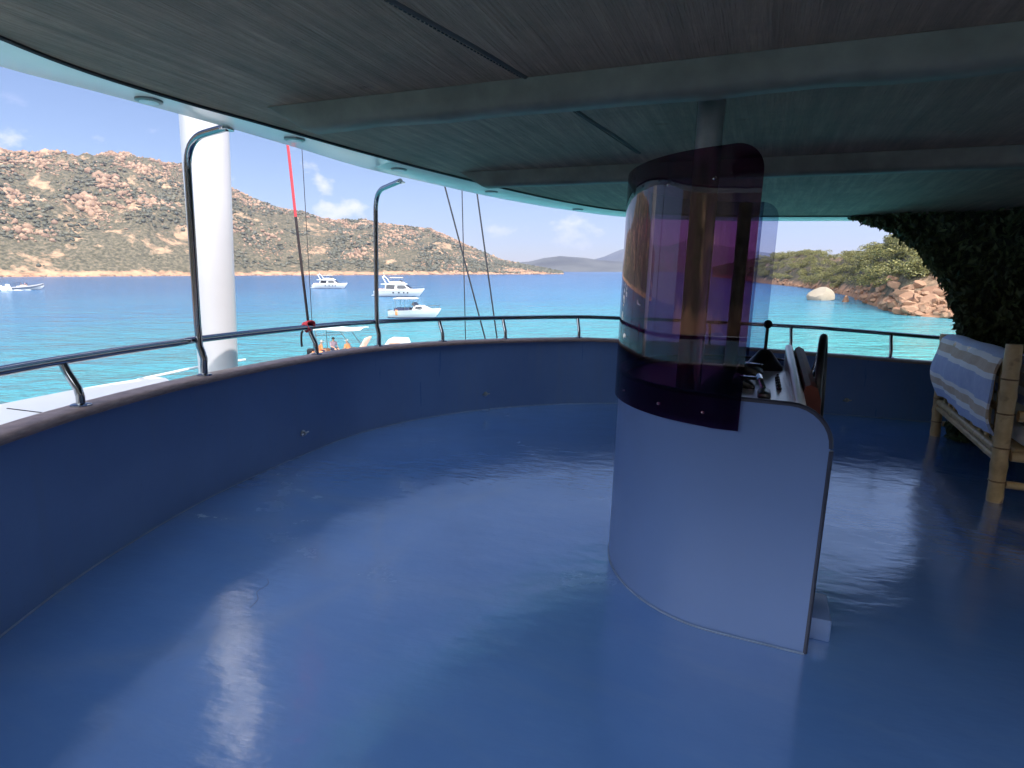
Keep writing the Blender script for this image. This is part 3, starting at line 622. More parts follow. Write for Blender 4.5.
pi = [k for k in range(len(W)) if W[k][1] < 1.75 and W[k][0] < 12]
rows = [[(*(W[k] + Out[k] * o_), z) for o_, z in ((.128, .66), (.128, .735), (1.20, .735), (1.25, .70), (1.25, .60))] for k in pi]
single('port_bounce_deck', MB().grid(rows), M['white'], M=B, kind='structure', smooth=30)  # unseen white deck strip, added to bounce sunlight up onto the ceiling
# ---- hardtop
outp = [(13, -6.2), (9, -4.6), (5, -3.0), (2.5, -2.0), (1, -1.4), (-.4, -.75), (-1.2, -.25), (-1.9, .4), (-2.3, 1.1), (-2.5, 1.8), (-2.53, 2.4), (-2.43, 2.85), (-2.22, 3.2), (-1.98, 3.64), (-1.62, 4.42), (-1.33, 5.1), (-.93, 5.71), (-.2, 6.72), (.53, 7.47), (1.4, 8.08), (2.4, 8.25), (3.52, 8.0), (5, 7.5), (7, 6.75), (10, 5.55), (14, 3.95)]
inp = [(13, -5.8), (9, -4.2), (5, -2.6), (2.5, -1.6), (1, -.98), (-.3, -.4), (-1.0, .05), (-1.55, .6), (-1.9, 1.2), (-2.06, 1.8), (-2.1, 2.35), (-2.03, 2.83), (-1.8, 3.34), (-1.59, 3.69), (-1.25, 4.28), (-.98, 4.72), (-.72, 5.12), (.02, 6.13), (.6, 6.8), (1.27, 7.35), (2.31, 7.6), (3.3, 7.42), (4.8, 6.95), (6.8, 6.2), (9.8, 5.05), (13.8, 3.45)]
def seg_res(pts, k=9):                      # same number of samples per control segment, so that outer and inner loops pair up
    s = spline(pts, 4000); idx = [int(np.argmin(((s - np.array(p)) ** 2).sum(1))) for p in pts]; o = []
    for a, b in zip(idx[:-1], idx[1:]): o += [s[int(a + (b - a) * t / k)] for t in range(k)]
    return np.array(o + [s[idx[-1]]])
HO, HI = seg_res(outp), seg_res(inp)
ht = thing('hardtop', 'large curved hardtop roof with dark fabric lining and pale rim', 'roof', (0, 3, 2.5), B)
mb = MB(); mb.grid([[(*HI[i], 2.512), (*(HI[i] * .98 + HO[i] * .02), 2.5), (*(HI[i] * .1 + HO[i] * .9), 2.5), (*(HI[i] * .02 + HO[i] * .98), 2.508), (*HO[i], 2.53), (*HO[i], 2.62), (*(HI[i] * .1 + HO[i] * .9), 2.68), (*HI[i], 2.70)] for i in range(len(HO))])
part('rim', mb, M['rim'], ht, 50)
mb = MB(); mb.add([(x, y, 2.505) for x, y in HI], [tuple(range(len(HI)))]); part('ceiling_lining', mb, M['ceiling'], ht, 0)
mb = MB(); mb.add([(x, y, 2.70) for x, y in HI], [tuple(range(len(HI)))]); part('roof_skin', mb, M['white'], ht, 0)
mb = MB(); mb.tube([(x, y, 2.503) for x, y in HI], .013, 6); part('edge_gasket', mb, M['gasket'], ht)
def beam(p0, s0, s1, wd=.16, dp=.115):       # padded beam along the axis, ends die into the ceiling
    mb = MB(); rows = []; ss = np.linspace(s0, s1, 60)
    for s in ss:
        k = min(1, (s - s0) / .16); k = math.sqrt(max(0, 1 - (1 - k) ** 2)); c = np.array(p0) + AX * s; wob = .004 * math.sin(s * 9) + .003 * math.sin(s * 23)
        row = []
        for u, z in ((-.62, 0), (-.56, -.45), (-.5, -.82), (-.40, -.98), (0, -1.0), (.40, -.98), (.5, -.82), (.56, -.45), (.62, 0)):
            q = c + NX * (u * wd); row.append((q[0], q[1], 2.503 + z * (dp * k + wob * k)))
        rows.append(row)
    mb.grid(rows); return mb
for p0, s0, s1 in (((.03, 2.90), -1.50, 11), ((.09, 5.02), -.60, 11), ((0, .85), -1.0, 11)): part('beam', beam(p0, s0, s1), M['beam'], ht, 60)
def ray_deck(px, py, z):
    d = np.array([(px - 512) / F, (py - 384) / F, 1.0]); v = np.array([d @ rtv, d @ fwv, d @ upv]); t = (z - EYE) / v[2]; return np.array([v[0] * t, v[1] * t])
for a, b in (((340, -30), (531, 80)), ((573, 108), (640, 153)), ((900, -20), (1024, -60))):
    A, C_ = ray_deck(*a, 2.505), ray_deck(*b, 2.505); d = (C_ - A); L = np.linalg.norm(d); d /= L; n = np.array([-d[1], d[0]]); mb = MB()
    mb.grid([[(*(A + d * s + n * q + n * .004 * math.sin(s * 7)), 2.505 + z) for q, z in ((-.014, 0), (-.007, -.006), (0, -.009), (.007, -.006), (.014, 0))] for s in np.linspace(0, L, 30)])
    k = 0
    for s in np.arange(.01, L, .022): q = A + d * s + n * .02; mb.box((q[0], q[1], 2.503), (.012, .005, .004), Matrix.Rotation(math.atan2(d[1], d[0]), 3, 'Z'))
    part('lining_seam', mb, M['seam'], ht, 50)
for x, y in ((-1.99, 3.31), (-1.51, 4.11), (-1.0, 5.08), (-.27, 6.16), (.74, 7.36), (2.3, 7.95), (-2.32, 2.2)):
    mb = MB(); mb.lathe((x, y, 2.487), [(.056, 0), (.066, .003), (.068, .013), (.05, .013), (.048, .004), (.048, .0)], 28)
    dl = part('downlight', mb, M['bezel'], ht); mb = MB(); mb.lathe((x, y, 2.483), [(.02, 0), (.046, .002), (.046, .006)], 24); part('lens', mb, M['lens'], dl)

# ================================================================== CONSOLE
O2 = np.array([.694, 3.575]); BB, AA = .873, .70
def cu(u, v): q = O2 + AX * u + NX * v; return (q[0], q[1])
def upath(u_end, off=0.0, n=40, side=None):  # U-shaped plan from the near end round the bow to the far end
    th = np.linspace(-math.pi / 2, math.pi / 2, n); A_, B_ = AA + off, BB + off
    pts = [(AA - A_ * math.cos(t), B_ * math.sin(t)) for t in th]
    ext = np.linspace(u_end, AA, 10)[:-1]
    return [(u, -B_) for u in ext] + pts + [(u, B_) for u in ext[::-1]]
con = thing('helm_console', 'pale blue curved helm console with tall smoked purple windscreen', 'helm console', (*cu(.5, 0), 0), B)
U = upath(1.07); UE = 1.07; RC = .17
def top_h(u):
    if u > UE - RC: return 1.12 - RC + math.sqrt(max(0, RC * RC - (u - (UE - RC)) ** 2))
    return 1.12
U = [(UE - RC * (1 - math.cos(t)) , -BB) for t in np.linspace(0, 0, 1)] + U[0:]
ul = [(UE - RC * (1 - math.cos(t)), -BB) for t in np.linspace(0, math.pi / 2, 9)]
body = ul + [q for q in upath(UE - RC - .02)] + [(u, -v) for u, v in ul[::-1]]
rows = []
for u, v in body:
    h = top_h(u); x, y = cu(u, v); rows.append([(x, y, z) for z in (0.0, .01, .3, .6, .85, h - .012, h)])
mb = MB(); mb.slab(rows, .025); part('shell', mb, M['console_paint'], con, 50)
mb = MB(); mb.tube([(*cu(u, v * 1.0 - math.copysign(.012, v)), top_h(u) + .001) for u, v in body], .0135, 8); mb.tube([(*cu(UE + .002, -BB + .012), z) for z in (0, .3, .6, .94)], .0135, 8); mb.tube([(*cu(UE + .002, BB - .012), z) for z in (0, .3, .6, .94)], .0135, 8)
part('edge_trim', mb, M['console_edge'], con)
mb = MB(); mb.tube([(*cu(u, v + math.copysign(.008, v)), .004) for u, v in upath(UE)], .005, 6); part('base_bead', mb, M['bead'], con)
# windscreen: near and front pane wraps round the bow; far pane is lighter
SE = .705; SF = .80
def pane(pts, z0, z1, rc, end):
    rows = []
    n = len(pts)
    for i, (u, v) in enumerate(pts):
        d = (end - u) if (end is not None and (i < n // 2 if end_first else i > n // 2)) else 9
        zt = z1 - (rc - math.sqrt(max(0, rc * rc - (rc - min(rc, d)) ** 2))) if d < rc else z1
        x, y = cu(u, v); rows.append([(x, y, z0 + (zt - z0) * k) for k in (0, .02, .25, .5, .75, .96, 1)])
    return rows
full = upath(SE, .014, 60); rcn = .11
ul = [(SE - rcn * (1 - math.cos(t)), -BB - .014) for t in np.linspace(0, math.pi / 2, 10)]
full = ul + [q for q in full if not (q[0] > SE - rcn - .01 and q[1] < 0)]
full = [q for q in full if not (q[1] > 0 and q[0] > AA)] + [(u, BB + .014) for u in np.linspace(AA, SF - rcn - .01, 6)[1:]] + [(SF - rcn * (1 - math.cos(t)), BB + .014) for t in np.linspace(math.pi / 2, 0, 10)]
cut = max(i for i, q in enumerate(full) if q[1] < .35)
end_first = True; nearp = pane(full[:cut + 1], .985, 2.19, rcn, SE)
end_first = False; farp = pane(full[cut:], .985, 2.19, rcn, SF)
mb = MB(); mb.slab(nearp, -.008); ws = part('windscreen', mb, M['tint_dark'], con, 60)
mb = MB(); mb.slab(farp, -.008); wf = part('windscreen_wing', mb, M['tint_light'], con, 60)
for u, v in [full[k] for k in (10, 16, 24, 34, 42)]:
    d = np.array([u - .5, v]); d /= np.linalg.norm(d); x, y = cu(u + d[0] * .002, v + d[1] * .002); ax = AX * d[0] + NX * d[1]; mb = MB()
    mb.lathe((x, y, 1.045), [(.009, 0), (.009, .003), (.004, .006)], 10, (ax[0], ax[1], 0)); part('screw', mb, M['chrome'], ws)
for u, v in [full[k] for k in (11, 17)]:
    x, y = cu(u, v - .002); mb = MB(); mb.lathe((x, y, 2.06), [(.009, 0), (.009, .003), (.004, .006)], 10, (-NX[0], -NX[1], 0)); part('screw', mb, M['chrome'], ws)
# dash: a wrapped white shelf with an upturned aft lip
dp = [(u, v) for u, v in upath(.60, -.03, 30)]
dpoly = [cu(u, v) for u, v in dp] ; dpoly = [cu(.94, -BB + .03)] + dpoly + [cu(.94, BB - .03)]
mb = MB(); mb.prism(dpoly, 1.00, 1.085); da = part('dash', mb, M['white'], con, 30)
mb = MB(); mb.prism([cu(.66, -BB + .06)] + [cu(u, v) for u, v in upath(.5, -.06, 30)] + [cu(.66, BB - .06)], 1.086, 1.10); part('dash_shade_sheet', mb, M['black'], con, 30)  # black sheet added to darken the console interior behind the windscreen
mb = MB(); mb.tube([(*cu(.95, v), 1.085 + .075 * (v + BB)) for v in np.linspace(-BB + .04, BB - .04, 20)], [.024] * 20, 10); mb.grid([[(*cu(.93, v), 1.07), (*cu(.93, v), 1.09 + .075 * (v + BB)), (*cu(.95, v), 1.10 + .075 * (v + BB))] for v in np.linspace(-BB + .04, BB - .04, 20)]); part('dash_lip', mb, M['white'], con)
def rot_con(): return Matrix.Rotation(AXROT, 3, 'Z')
for u, v, s in ((.72, .22, (.15, .20, .06)), (.70, -.22, (.12, .20, .04))):
    x, y = cu(u, v); mb = MB(); mb.box((x, y, 1.085 + s[2] / 2), s, rot_con() @ Matrix.Rotation(.35, 3, 'Y'), .015); g = part('instrument_housing', mb, M['black'], con)
    mb = MB(); mb.lathe((x + AX[0] * .02, y + AX[1] * .02, 1.085 + s[2] * 1.02), [(.05, 0), (.05, .012), (.042, .014)], 18); part('gauge', mb, M['dark_glass'], g)
for k in range(5):                         # row of small switches
    x, y = cu(.875, -.25 + .10 * k); mb = MB(); mb.box((x, y, 1.092), (.025, .035, .014), rot_con(), .004); mb.lathe((x, y, 1.097), [(.008, 0), (.006, .02)], 8); part('switch', mb, M['black'], con)
x, y = cu(.80, -.56); mb = MB(); mb.box((x, y, 1.105), (.06, .17, .04), rot_con(), .02); tb = part('throttle_base', mb, M['black'], con)
mb = MB(); q = cu(.80, -.50); mb.tube([(q[0], q[1], 1.115), (*cu(.78, -.42), 1.15)], .012, 8); mb.tube([(*cu(.78, -.42), 1.15), (*cu(.77, -.30), 1.155)], .015, 8); part('throttle_handle', mb, M['chrome'], tb)
# gear lever with ball knob at the far end of the dash
x, y = cu(.80, .60); mb = MB(); mb.lathe((x, y, 1.085), [(.12, 0), (.115, .02), (.045, .11), (.025, .13)], 16); lb = part('lever_boot', mb, M['black'], con)
mb = MB(); mb.tube([(x, y, 1.2), (x, y, 1.36)], .011, 8); mb.lathe((x, y, 1.35), [(.008, 0), (.022, .01), (.029, .028), (.022, .047), (.006, .057)], 14); part('lever', mb, M['black'], lb)
# dark red varnished wheel pod behind the dash
pod = MB(); rows = []
for v in np.linspace(-.45, .72, 7):
    rows.append([(*cu(u + .02, v), z - .07 * (.72 - v)) for u, z in ((.955, .35), (.955, 1.19), (.965, 1.225), (.985, 1.235), (1.015, 1.22), (1.035, 1.17), (1.04, 1.10), (1.04, .35))])
pod.grid(rows); n_ = len(rows[0]); pod.add(rows[0], [tuple(range(n_))]); pod.add(rows[-1], [tuple(range(n_))[::-1]]); part('wheel_pod', pod, M['wood_red'], con, 40)
wc = np.array([*cu(1.085, -.04), 1.09]); an = R(-30); wa = Vector((math.cos(an), math.sin(an), .05)).normalized(); qr = Vector((0, 0, 1)).rotation_difference(wa)
mb = MB(); ringp = [tuple(Vector(wc) + qr @ Vector((.27 * math.cos(t), .27 * math.sin(t), 0))) for t in np.linspace(0, 2 * math.pi, 49)]; mb.tube(ringp, .019, 10, False); sw = part('steering_wheel', mb, M['black'], con)
for k in range(5):
    t = 2 * math.pi * k / 5 + .3; mb = MB(); mb.tube([tuple(Vector(wc) + qr @ Vector((.04 * math.cos(t), .04 * math.sin(t), -.05))), tuple(Vector(wc) + qr @ Vector((.265 * math.cos(t), .265 * math.sin(t), 0)))], .008, 8); part('spoke', mb, M['chrome'], sw)
mb = MB(); mb.lathe(tuple(Vector(wc) - wa * .10), [(.025, 0), (.025, .03), (.05, .04), (.05, .07), (.02, .085)], 18, wa); part('wheel_hub', mb, M['chrome'], sw)
mb = MB(); mb.tube([tuple(Vector(wc) - wa * .12), tuple(Vector(wc) - wa * .02)], .02, 10); part('wheel_shaft', mb, M['dull_steel'], sw)
mb = MB(); x, y = cu(1.10, -.60); mb.box((x, y, .055), (.17, .26, .11), rot_con(), .008); part('plinth', mb, M['console_paint'], con)
# pillars inside the windscreen up to the roof
def pillar(px, v, r, label, mat):
    x, y = cu(px, v); mb = MB(); mb.lathe((x, y, 0), [(r + .03, 1.086), (r + .03, 1.095), (r, 1.10), (r, 2.505)], 24)
    single('roof_pillar', mb, mat, label, 'pillar', (x, y, 1.0), B)
pillar(.45, -.60, .06, 'grey steel pillar from the console up to the ceiling beam', M['dull_steel'])
mb = MB(); mb.lathe((*cu(.60, .42), 0), [(.05, 1.10), (.04, 1.12), (.04, 2.12), (.02, 2.13)], 16); part('screen_post', mb, M['black'], con)

# ================================================================== BAMBOO SOFA with striped throw
S0 = np.array([3.86, 4.40]); S1 = np.array([4.90, 6.52]); sd = S1 - S0; SL = np.linalg.norm(sd); sd /= SL; sn = np.array([sd[1], -sd[0]])     # sn: seat side
sofa = thing('bamboo_sofa', 'bamboo framed sofa at right seen from its back', 'sofa', (*S0, 0), B)
def culm(a, b, r, mb=None):
    a, b = Vector(a), Vector(b); L = (b - a).length; n = max(2, int(L / .05)); path = []; rr = []
    for i in range(n + 1):
        t = i / n; s = t * L; k = abs(((s + .1) % .27) - .135); path.append(a.lerp(b, t)); rr.append(r * (1.0 + .16 * max(0, 1 - k / .02) if k < .02 else 1.0) * (1 + .02 * math.sin(i * 1.7)))
    return (mb or MB()).tube(path, rr, 14)
def sp(s, d, z): q = S0 + sd * s + sn * d; return (q[0], q[1], z)
DP = .85
for s, d, h in ((0, 0, 1.25), (SL, 0, 1.17), (0, DP, .72), (SL, DP, .72)):
    lean = .05 if d == 0 else 0; lg = part('leg', culm(sp(s, d, 0), sp(s, d - lean, h), .054 if s == 0 else .05), M['bamboo'], sofa)
    for zz in np.arange(.17, h, .27):
        mb = MB(); q = Vector(sp(s, d - lean * zz / h, zz)); mb.lathe(tuple(q), [(.056 if s == 0 else .052, -.006), (.0625 if s == 0 else .058, 0), (.056 if s == 0 else .052, .006)], 14); part('node_ring', mb, M['bamboo_node'], lg)
for z, r, d in ((.40, .036, -.012), (.33, .03, -.01), (1.10, .045, -.04), (.72, .03, -.02)): part('back_rail', culm(sp(.05, d, z), sp(SL - .05, d, z * .995), r), M['bamboo'], sofa)
for s in np.linspace(.25, SL - .25, 9): part('back_slat', culm(sp(s, .0, .40), sp(s, -.035, 1.1), .018), M['bamboo'], sofa)
for s in (0, SL):
    for z, r in ((.70, .045), (.38, .04), (.15, .03)): part('side_rail', culm(sp(s, .05, z), sp(s, DP, z), r), M['bamboo'], sofa)
for z in (.38,): part('front_rail', culm(sp(.05, DP, z), sp(SL - .05, DP, z), .04), M['bamboo'], sofa)
mb = MB(); c = sp(SL / 2, DP / 2 + .03, .40); mb.box(c, (SL - .12, DP - .1, .05), Matrix.Rotation(math.atan2(sd[1], sd[0]), 3, 'Z'), .01); part('seat_base', mb, M['bamboo'], sofa)
mb = MB(); c = sp(SL / 2, DP / 2 + .05, .51); mb.box(c, (SL - .16, DP - .16, .15), Matrix.Rotation(math.atan2(sd[1], sd[0]), 3, 'Z'), .06)
single('seat_cushion', mb, M['white_canvas'], 'off white seat cushion lying on the bamboo sofa', 'cushion', sp(SL / 2, DP / 2, .43), B)
# throw: a thick padded cloth folded over the top rail
rows = []; prof = []
for t in np.linspace(0, 1, 26):
    if t < .62:                              # back side from hem up to the rail
        k = t / .62; z = .50 + (1.155 - .50) * k; d = -.085 - .075 * math.sin(math.pi * min(1, k * 1.02)) ** .8 + .02 * (1 - k)
    elif t < .74: k = (t - .62) / .12; z = 1.155 + .03 * math.sin(math.pi * k); d = -.075 + .16 * k
    else: k = (t - .74) / .26; z = 1.155 - .42 * k; d = .085 + .12 * k
    prof.append((d, z))
NS = 40
for j, s in enumerate(np.linspace(.07, SL - .05, NS)):
    row = []
    for i, (d, z) in enumerate(prof):
        wr = .010 * math.sin(s * 11 + z * 5) + .006 * math.sin(s * 23 - z * 9) + .012 * math.sin(z * 13 + s * 2); row.append(sp(s, d - wr * (1 if i < 16 else -.5), z + .012 * math.sin(s * 4 + 1) * (i < 3) - .004 * math.sin(s * 6)))
    rows.append(row)
mb = MB(); mb.slab(rows, .018); th_ = single('throw', mb, M['stripe'], 'blue, white and brown striped throw draped over the sofa back', 'blanket', sp(SL / 2, 0, 1.0), B, smooth=70)
uvl = th_.data.uv_layers.new(name='UVMap'); L_ = th_.data.loops; npf = len(prof)
for lp in L_:
    vi = lp.vertex_index % (NS * npf); uvl.data[lp.index].uv = (vi // npf / NS, (vi % npf) / npf)

# ================================================================== LEAFY SCREEN at right, an arch of artificial ivy
h0 = np.array([3.95, 7.45]); hd = np.array([.7010, -.7131]); hn = np.array([.7131, .7010])       # hn points outboard
edge = [(0, 2.56), (.10, 2.545), (.25, 2.47), (.42, 2.40), (.59, 2.34), (.76, 2.22), (.95, 2.08), (1.10, 1.90), (1.22, 1.72), (1.31, 1.55), (1.38, 1.36), (1.43, 1.15), (1.46, .9), (1.47, .5), (1.47, 0.0)]
lw_ = thing('leaf_screen', 'arched screen thickly covered in dark ivy leaves at right', 'plant screen', (*(h0 + hd * 2), 0), B)
ex = np.array([e[0] for e in edge]); ez = np.array([e[1] for e in edge])
bpoly = [(s + .10, z) for s, z in edge] + [(5.2, 0.0), (5.2, 2.50), (.2, 2.50)]
bpoly = [(s, min(z, 2.50)) for s, z in bpoly]
mb = MB(); n = len(bpoly); v = []
for o_ in (.06, .14): v += [(*(h0 + hd * s + hn * o_), z) for s, z in bpoly]
mb.add(v, [tuple(range(n)), tuple(range(2 * n - 1, n - 1, -1))] + [(i, n + i, n + (i + 1) % n, (i + 1) % n) for i in range(n)]); part('backing', mb, simple('screen_backing', (.02, .03, .015), .8), lw_, 30)
mb = MB(); mb.tube([(*(h0 + hd * (s + .07) + hn * .10), z) for s, z in edge], .022, 8); part('arch_frame', mb, M['white'], lw_)
V, Fc = [], []
cnt = 0
while cnt < 15000:
    s = rng.uniform(-.02, 4.2); z = rng.uniform(0, 2.52)
    se = np.interp(-z, -ez, ex); lim = se + .02 + rng.normal() * .035
    if s < lim: continue
    if rng.random() < .25: s = lim + abs(rng.normal()) * .05
    dn = -.02 - abs(rng.normal()) * .07 + .05 * math.sin(s * 5 + z * 3)
    if rng.random() < .35: dn = rng.uniform(-.02, .24)
    p = np.array([*(h0 + hd * s + hn * dn), z]); nn = np.array([-hn[0], -hn[1], .5]) + rng.normal(size=3) * .7; nn /= np.linalg.norm(nn)
    u = np.cross(nn, np.array([rng.normal(), rng.normal(), -1.5])); u /= np.linalg.norm(u); w_ = np.cross(nn, u); L = rng.uniform(.028, .058); wd = L * rng.uniform(.32, .5)
    o = len(V); V += [tuple(q) for q in (p - w_ * L, p - u * wd - w_ * L * .2 + nn * .006, p + w_ * L, p + u * wd - w_ * L * .2 + nn * .006)]; Fc.append((o, o + 1, o + 2, o + 3)); cnt += 1
V = [(a_[0], a_[1], min(a_[2], 2.5)) for a_ in V]
mb = MB().add(V, Fc); base = BASE[lw_.name]; me = bpy.data.meshes.new('foliage'); me.from_pydata([(p[0] - base[0], p[1] - base[1], p[2] - base[2]) for p in mb.v], [], mb.f); me.materials.append(M['ivy']); part('foliage', me, M['ivy'], lw_)

# ================================================================== RIGGING
def dk(px, py, dist):
    d = np.array([(px - 512) / F, (py - 384) / F, 1.0]); v = np.array([d @ rtv, d @ fwv, d @ upv]); t = dist / v[1]; return np.array([v[0] * t, v[1] * t, v[2] * t + EYE])
rp = thing('halyard', 'red and dark rope tied to the guard rail by a red knot', 'rope', (-2.05, 5.42, 1.13), B)
i = nearest(-1.79, 5.38); kp = np.array([*(W[i] + Out[i] * .13), RZ[i]]); top = dk(286.5, 140, kp[1] + .05); top = kp + (top - kp) * 1.25
mid = kp + (top - kp) * .48
mb = MB(); mb.tube([tuple(mid), tuple((mid + top) / 2 + np.array([.006, 0, 0])), tuple(top)], .0125, 8); part('upper_rope', mb, M['red_rope'], rp, label='bright red upper length of rope')
mb = MB(); mb.tube([tuple(kp), tuple((mid + kp) / 2), tuple(mid)], .0125, 8); part('lower_rope', mb, M['dark_rope'], rp, label='dark lower length of rope')
mb = MB()
for k in range(4):
    cc_ = kp + np.array([.012 * (k - 1.5), 0, .004 * k]); mb.tube([(cc_[0] + .035 * math.cos(t) * .5 + .01 * math.sin(2 * t), cc_[1] + .042 * math.cos(t), cc_[2] + .042 * math.sin(t)) for t in np.linspace(0, 6.28, 20)], .011, 7, False)
part('knot', mb, M['red_rope'], rp)
mb = MB(); mb.tube([tuple(kp + np.array(q)) for q in ((-.04, -.03, -.01), (-.055, -.04, -.06), (-.058, -.04, -.12), (-.055, -.04, -.18))], .010, 7); part('rope_tail', mb, M['dark_rope'], rp)
for (a, b, dist, r, lab) in (((445, 187), (485, 338), 9.2, .012, 'dark rigging wire slanting right, leftmost of three beyond the rail'), ((462, 190), (465.5, 338), 9.6, .008, 'thin upright rigging wire between two slanting wires'), ((477, 193), (497, 338), 9.4, .012, 'dark rigging wire slanting right, rightmost of three beyond the rail'), ((302, 150), (312, 322), 6.6, .004, 'very thin line hanging beside the red rope')):
    p, q = dk(*a, dist), dk(*b, dist); d = q - p; mb = MB(); mb.tube([tuple(p - d * .5), tuple(p), tuple(q), tuple(q + d * .9)], r, 6); single('rigging_wire', mb, M['wire'], lab, 'wire', tuple(q), B)

# ================================================================== BOATS on the bay
def hull_mb(L, Bm, free, stern_free=None, draft=.35, n=22, flare=.25, bow_rake=.16):
    sf = stern_free or free * .8; rows = []
    for i in range(n):
        t = i / (n - 1); x = -L / 2 + L * (1 - bow_rake) * t; b = Bm / 2 * (1 - max(0, (t - .45) / .55) ** 2.4) * (.92 + .08 * min(1, t * 4)); h = sf + (free - sf) * t ** 1.6; xr = x + L * bow_rake * t ** 6
        b = max(b, .02); k = t ** 5
        rows.append([(x, 0, -draft * (1 - k)), (x, -b * (.62 - .3 * t), -draft * .5 * (1 - k)), (x + (xr - x) * .35, -b * (.93 - flare * t), .12 * h), (x + (xr - x) * .75, -b * (.98 - flare * .4 * t), .6 * h), (xr, -b, h * .93), (xr, -b * 1.02, h), (xr, -b * .86, h), (xr, 0, h + .04)])
    full_ = [r_ + [(q[0], -q[1], q[2]) for q in r_[::-1]] for r_ in rows]
    mb = MB().grid(full_); mb.add(full_[0], [tuple(range(len(full_[0])))[::-1]]); return mb, lambda t: (free - sf) * t ** 1.6 + sf
def tapered(mb, x0, x1, w0, w1, z0, z1, rake0, rake1, wt=.85):     # cabin block: raked ends, tumblehome
    b = [(x0, -w0, z0), (x1, -w1, z0), (x1, w1, z0), (x0, w0, z0)]; t = [(x0 + rake0, -w0 * wt, z1), (x1 - rake1, -w1 * wt, z1), (x1 - rake1, w1 * wt, z1), (x0 + rake0, w0 * wt, z1)]
    return mb.add(b + t, [(3, 2, 1, 0), (4, 5, 6, 7), (0, 1, 5, 4), (1, 2, 6, 5), (2, 3, 7, 6), (3, 0, 4, 7)])
def side_window(x0, x1, z0, z1, y, slope, cut=.3):
    mb = MB()
    for sgn in (-1, 1):
        pts = [(x0, z0), (x1, z0), (x1 - cut * (z1 - z0) * 2.2, z1), (x0 + .1, z1)]
        q = [(x, sgn * (y - slope * (z - z0) + .02), z) for x, z in pts] + [(x, sgn * (y - slope * (z - z0) - .03), z) for x, z in pts]
        mb.add(q, [(0, 1, 2, 3), (7, 6, 5, 4)] + [(i, 4 + i, 4 + (i + 1) % 4, (i + 1) % 4) for i in range(4)])
    return mb
def stripe_mb(L, Bm, z0, z1, n=18, bow_rake=.16, flare=.25):
    mb = MB(); rows = []
    for i in range(n):
        t = i / (n - 1) * .985; x = -L / 2 - .02 + (L * (1 - bow_rake) + .04) * t; b = Bm / 2 * (1 - max(0, (t - .45) / .55) ** 2.4) * (.92 + .08 * min(1, t * 4)); b = max(b, .02); w_ = b * (.95 - flare * t) + .03; rows.append((x, w_))
    pts = [(x, -w_) for x, w_ in rows] + [(x, w_) for x, w_ in rows[::-1]]; return mb.prism(pts, z0, z1)
def rail_mb(L, Bm, fn, z=.55, t0=.5):
    mb = MB()
    for sgn in (-1, 1):
        pth = []
        for t in np.linspace(t0, .985, 9):
            x = -L / 2 + L * .84 * t + L * .16 * t ** 6; b = Bm / 2 * (1 - max(0, (t - .45) / .55) ** 2.4) * .93; pth.append((x, sgn * b, fn(t) + z)); mb.tube([(x, sgn * b, fn(t)), (x, sgn * b, fn(t) + z)], .016, 5)
        mb.tube(pth, .02, 6)
    return mb
def place(t, px, py, rz): p = on_sea(px, py); t.location = (p.x, p.y, 0); t.rotation_euler = (0, 0, rz)
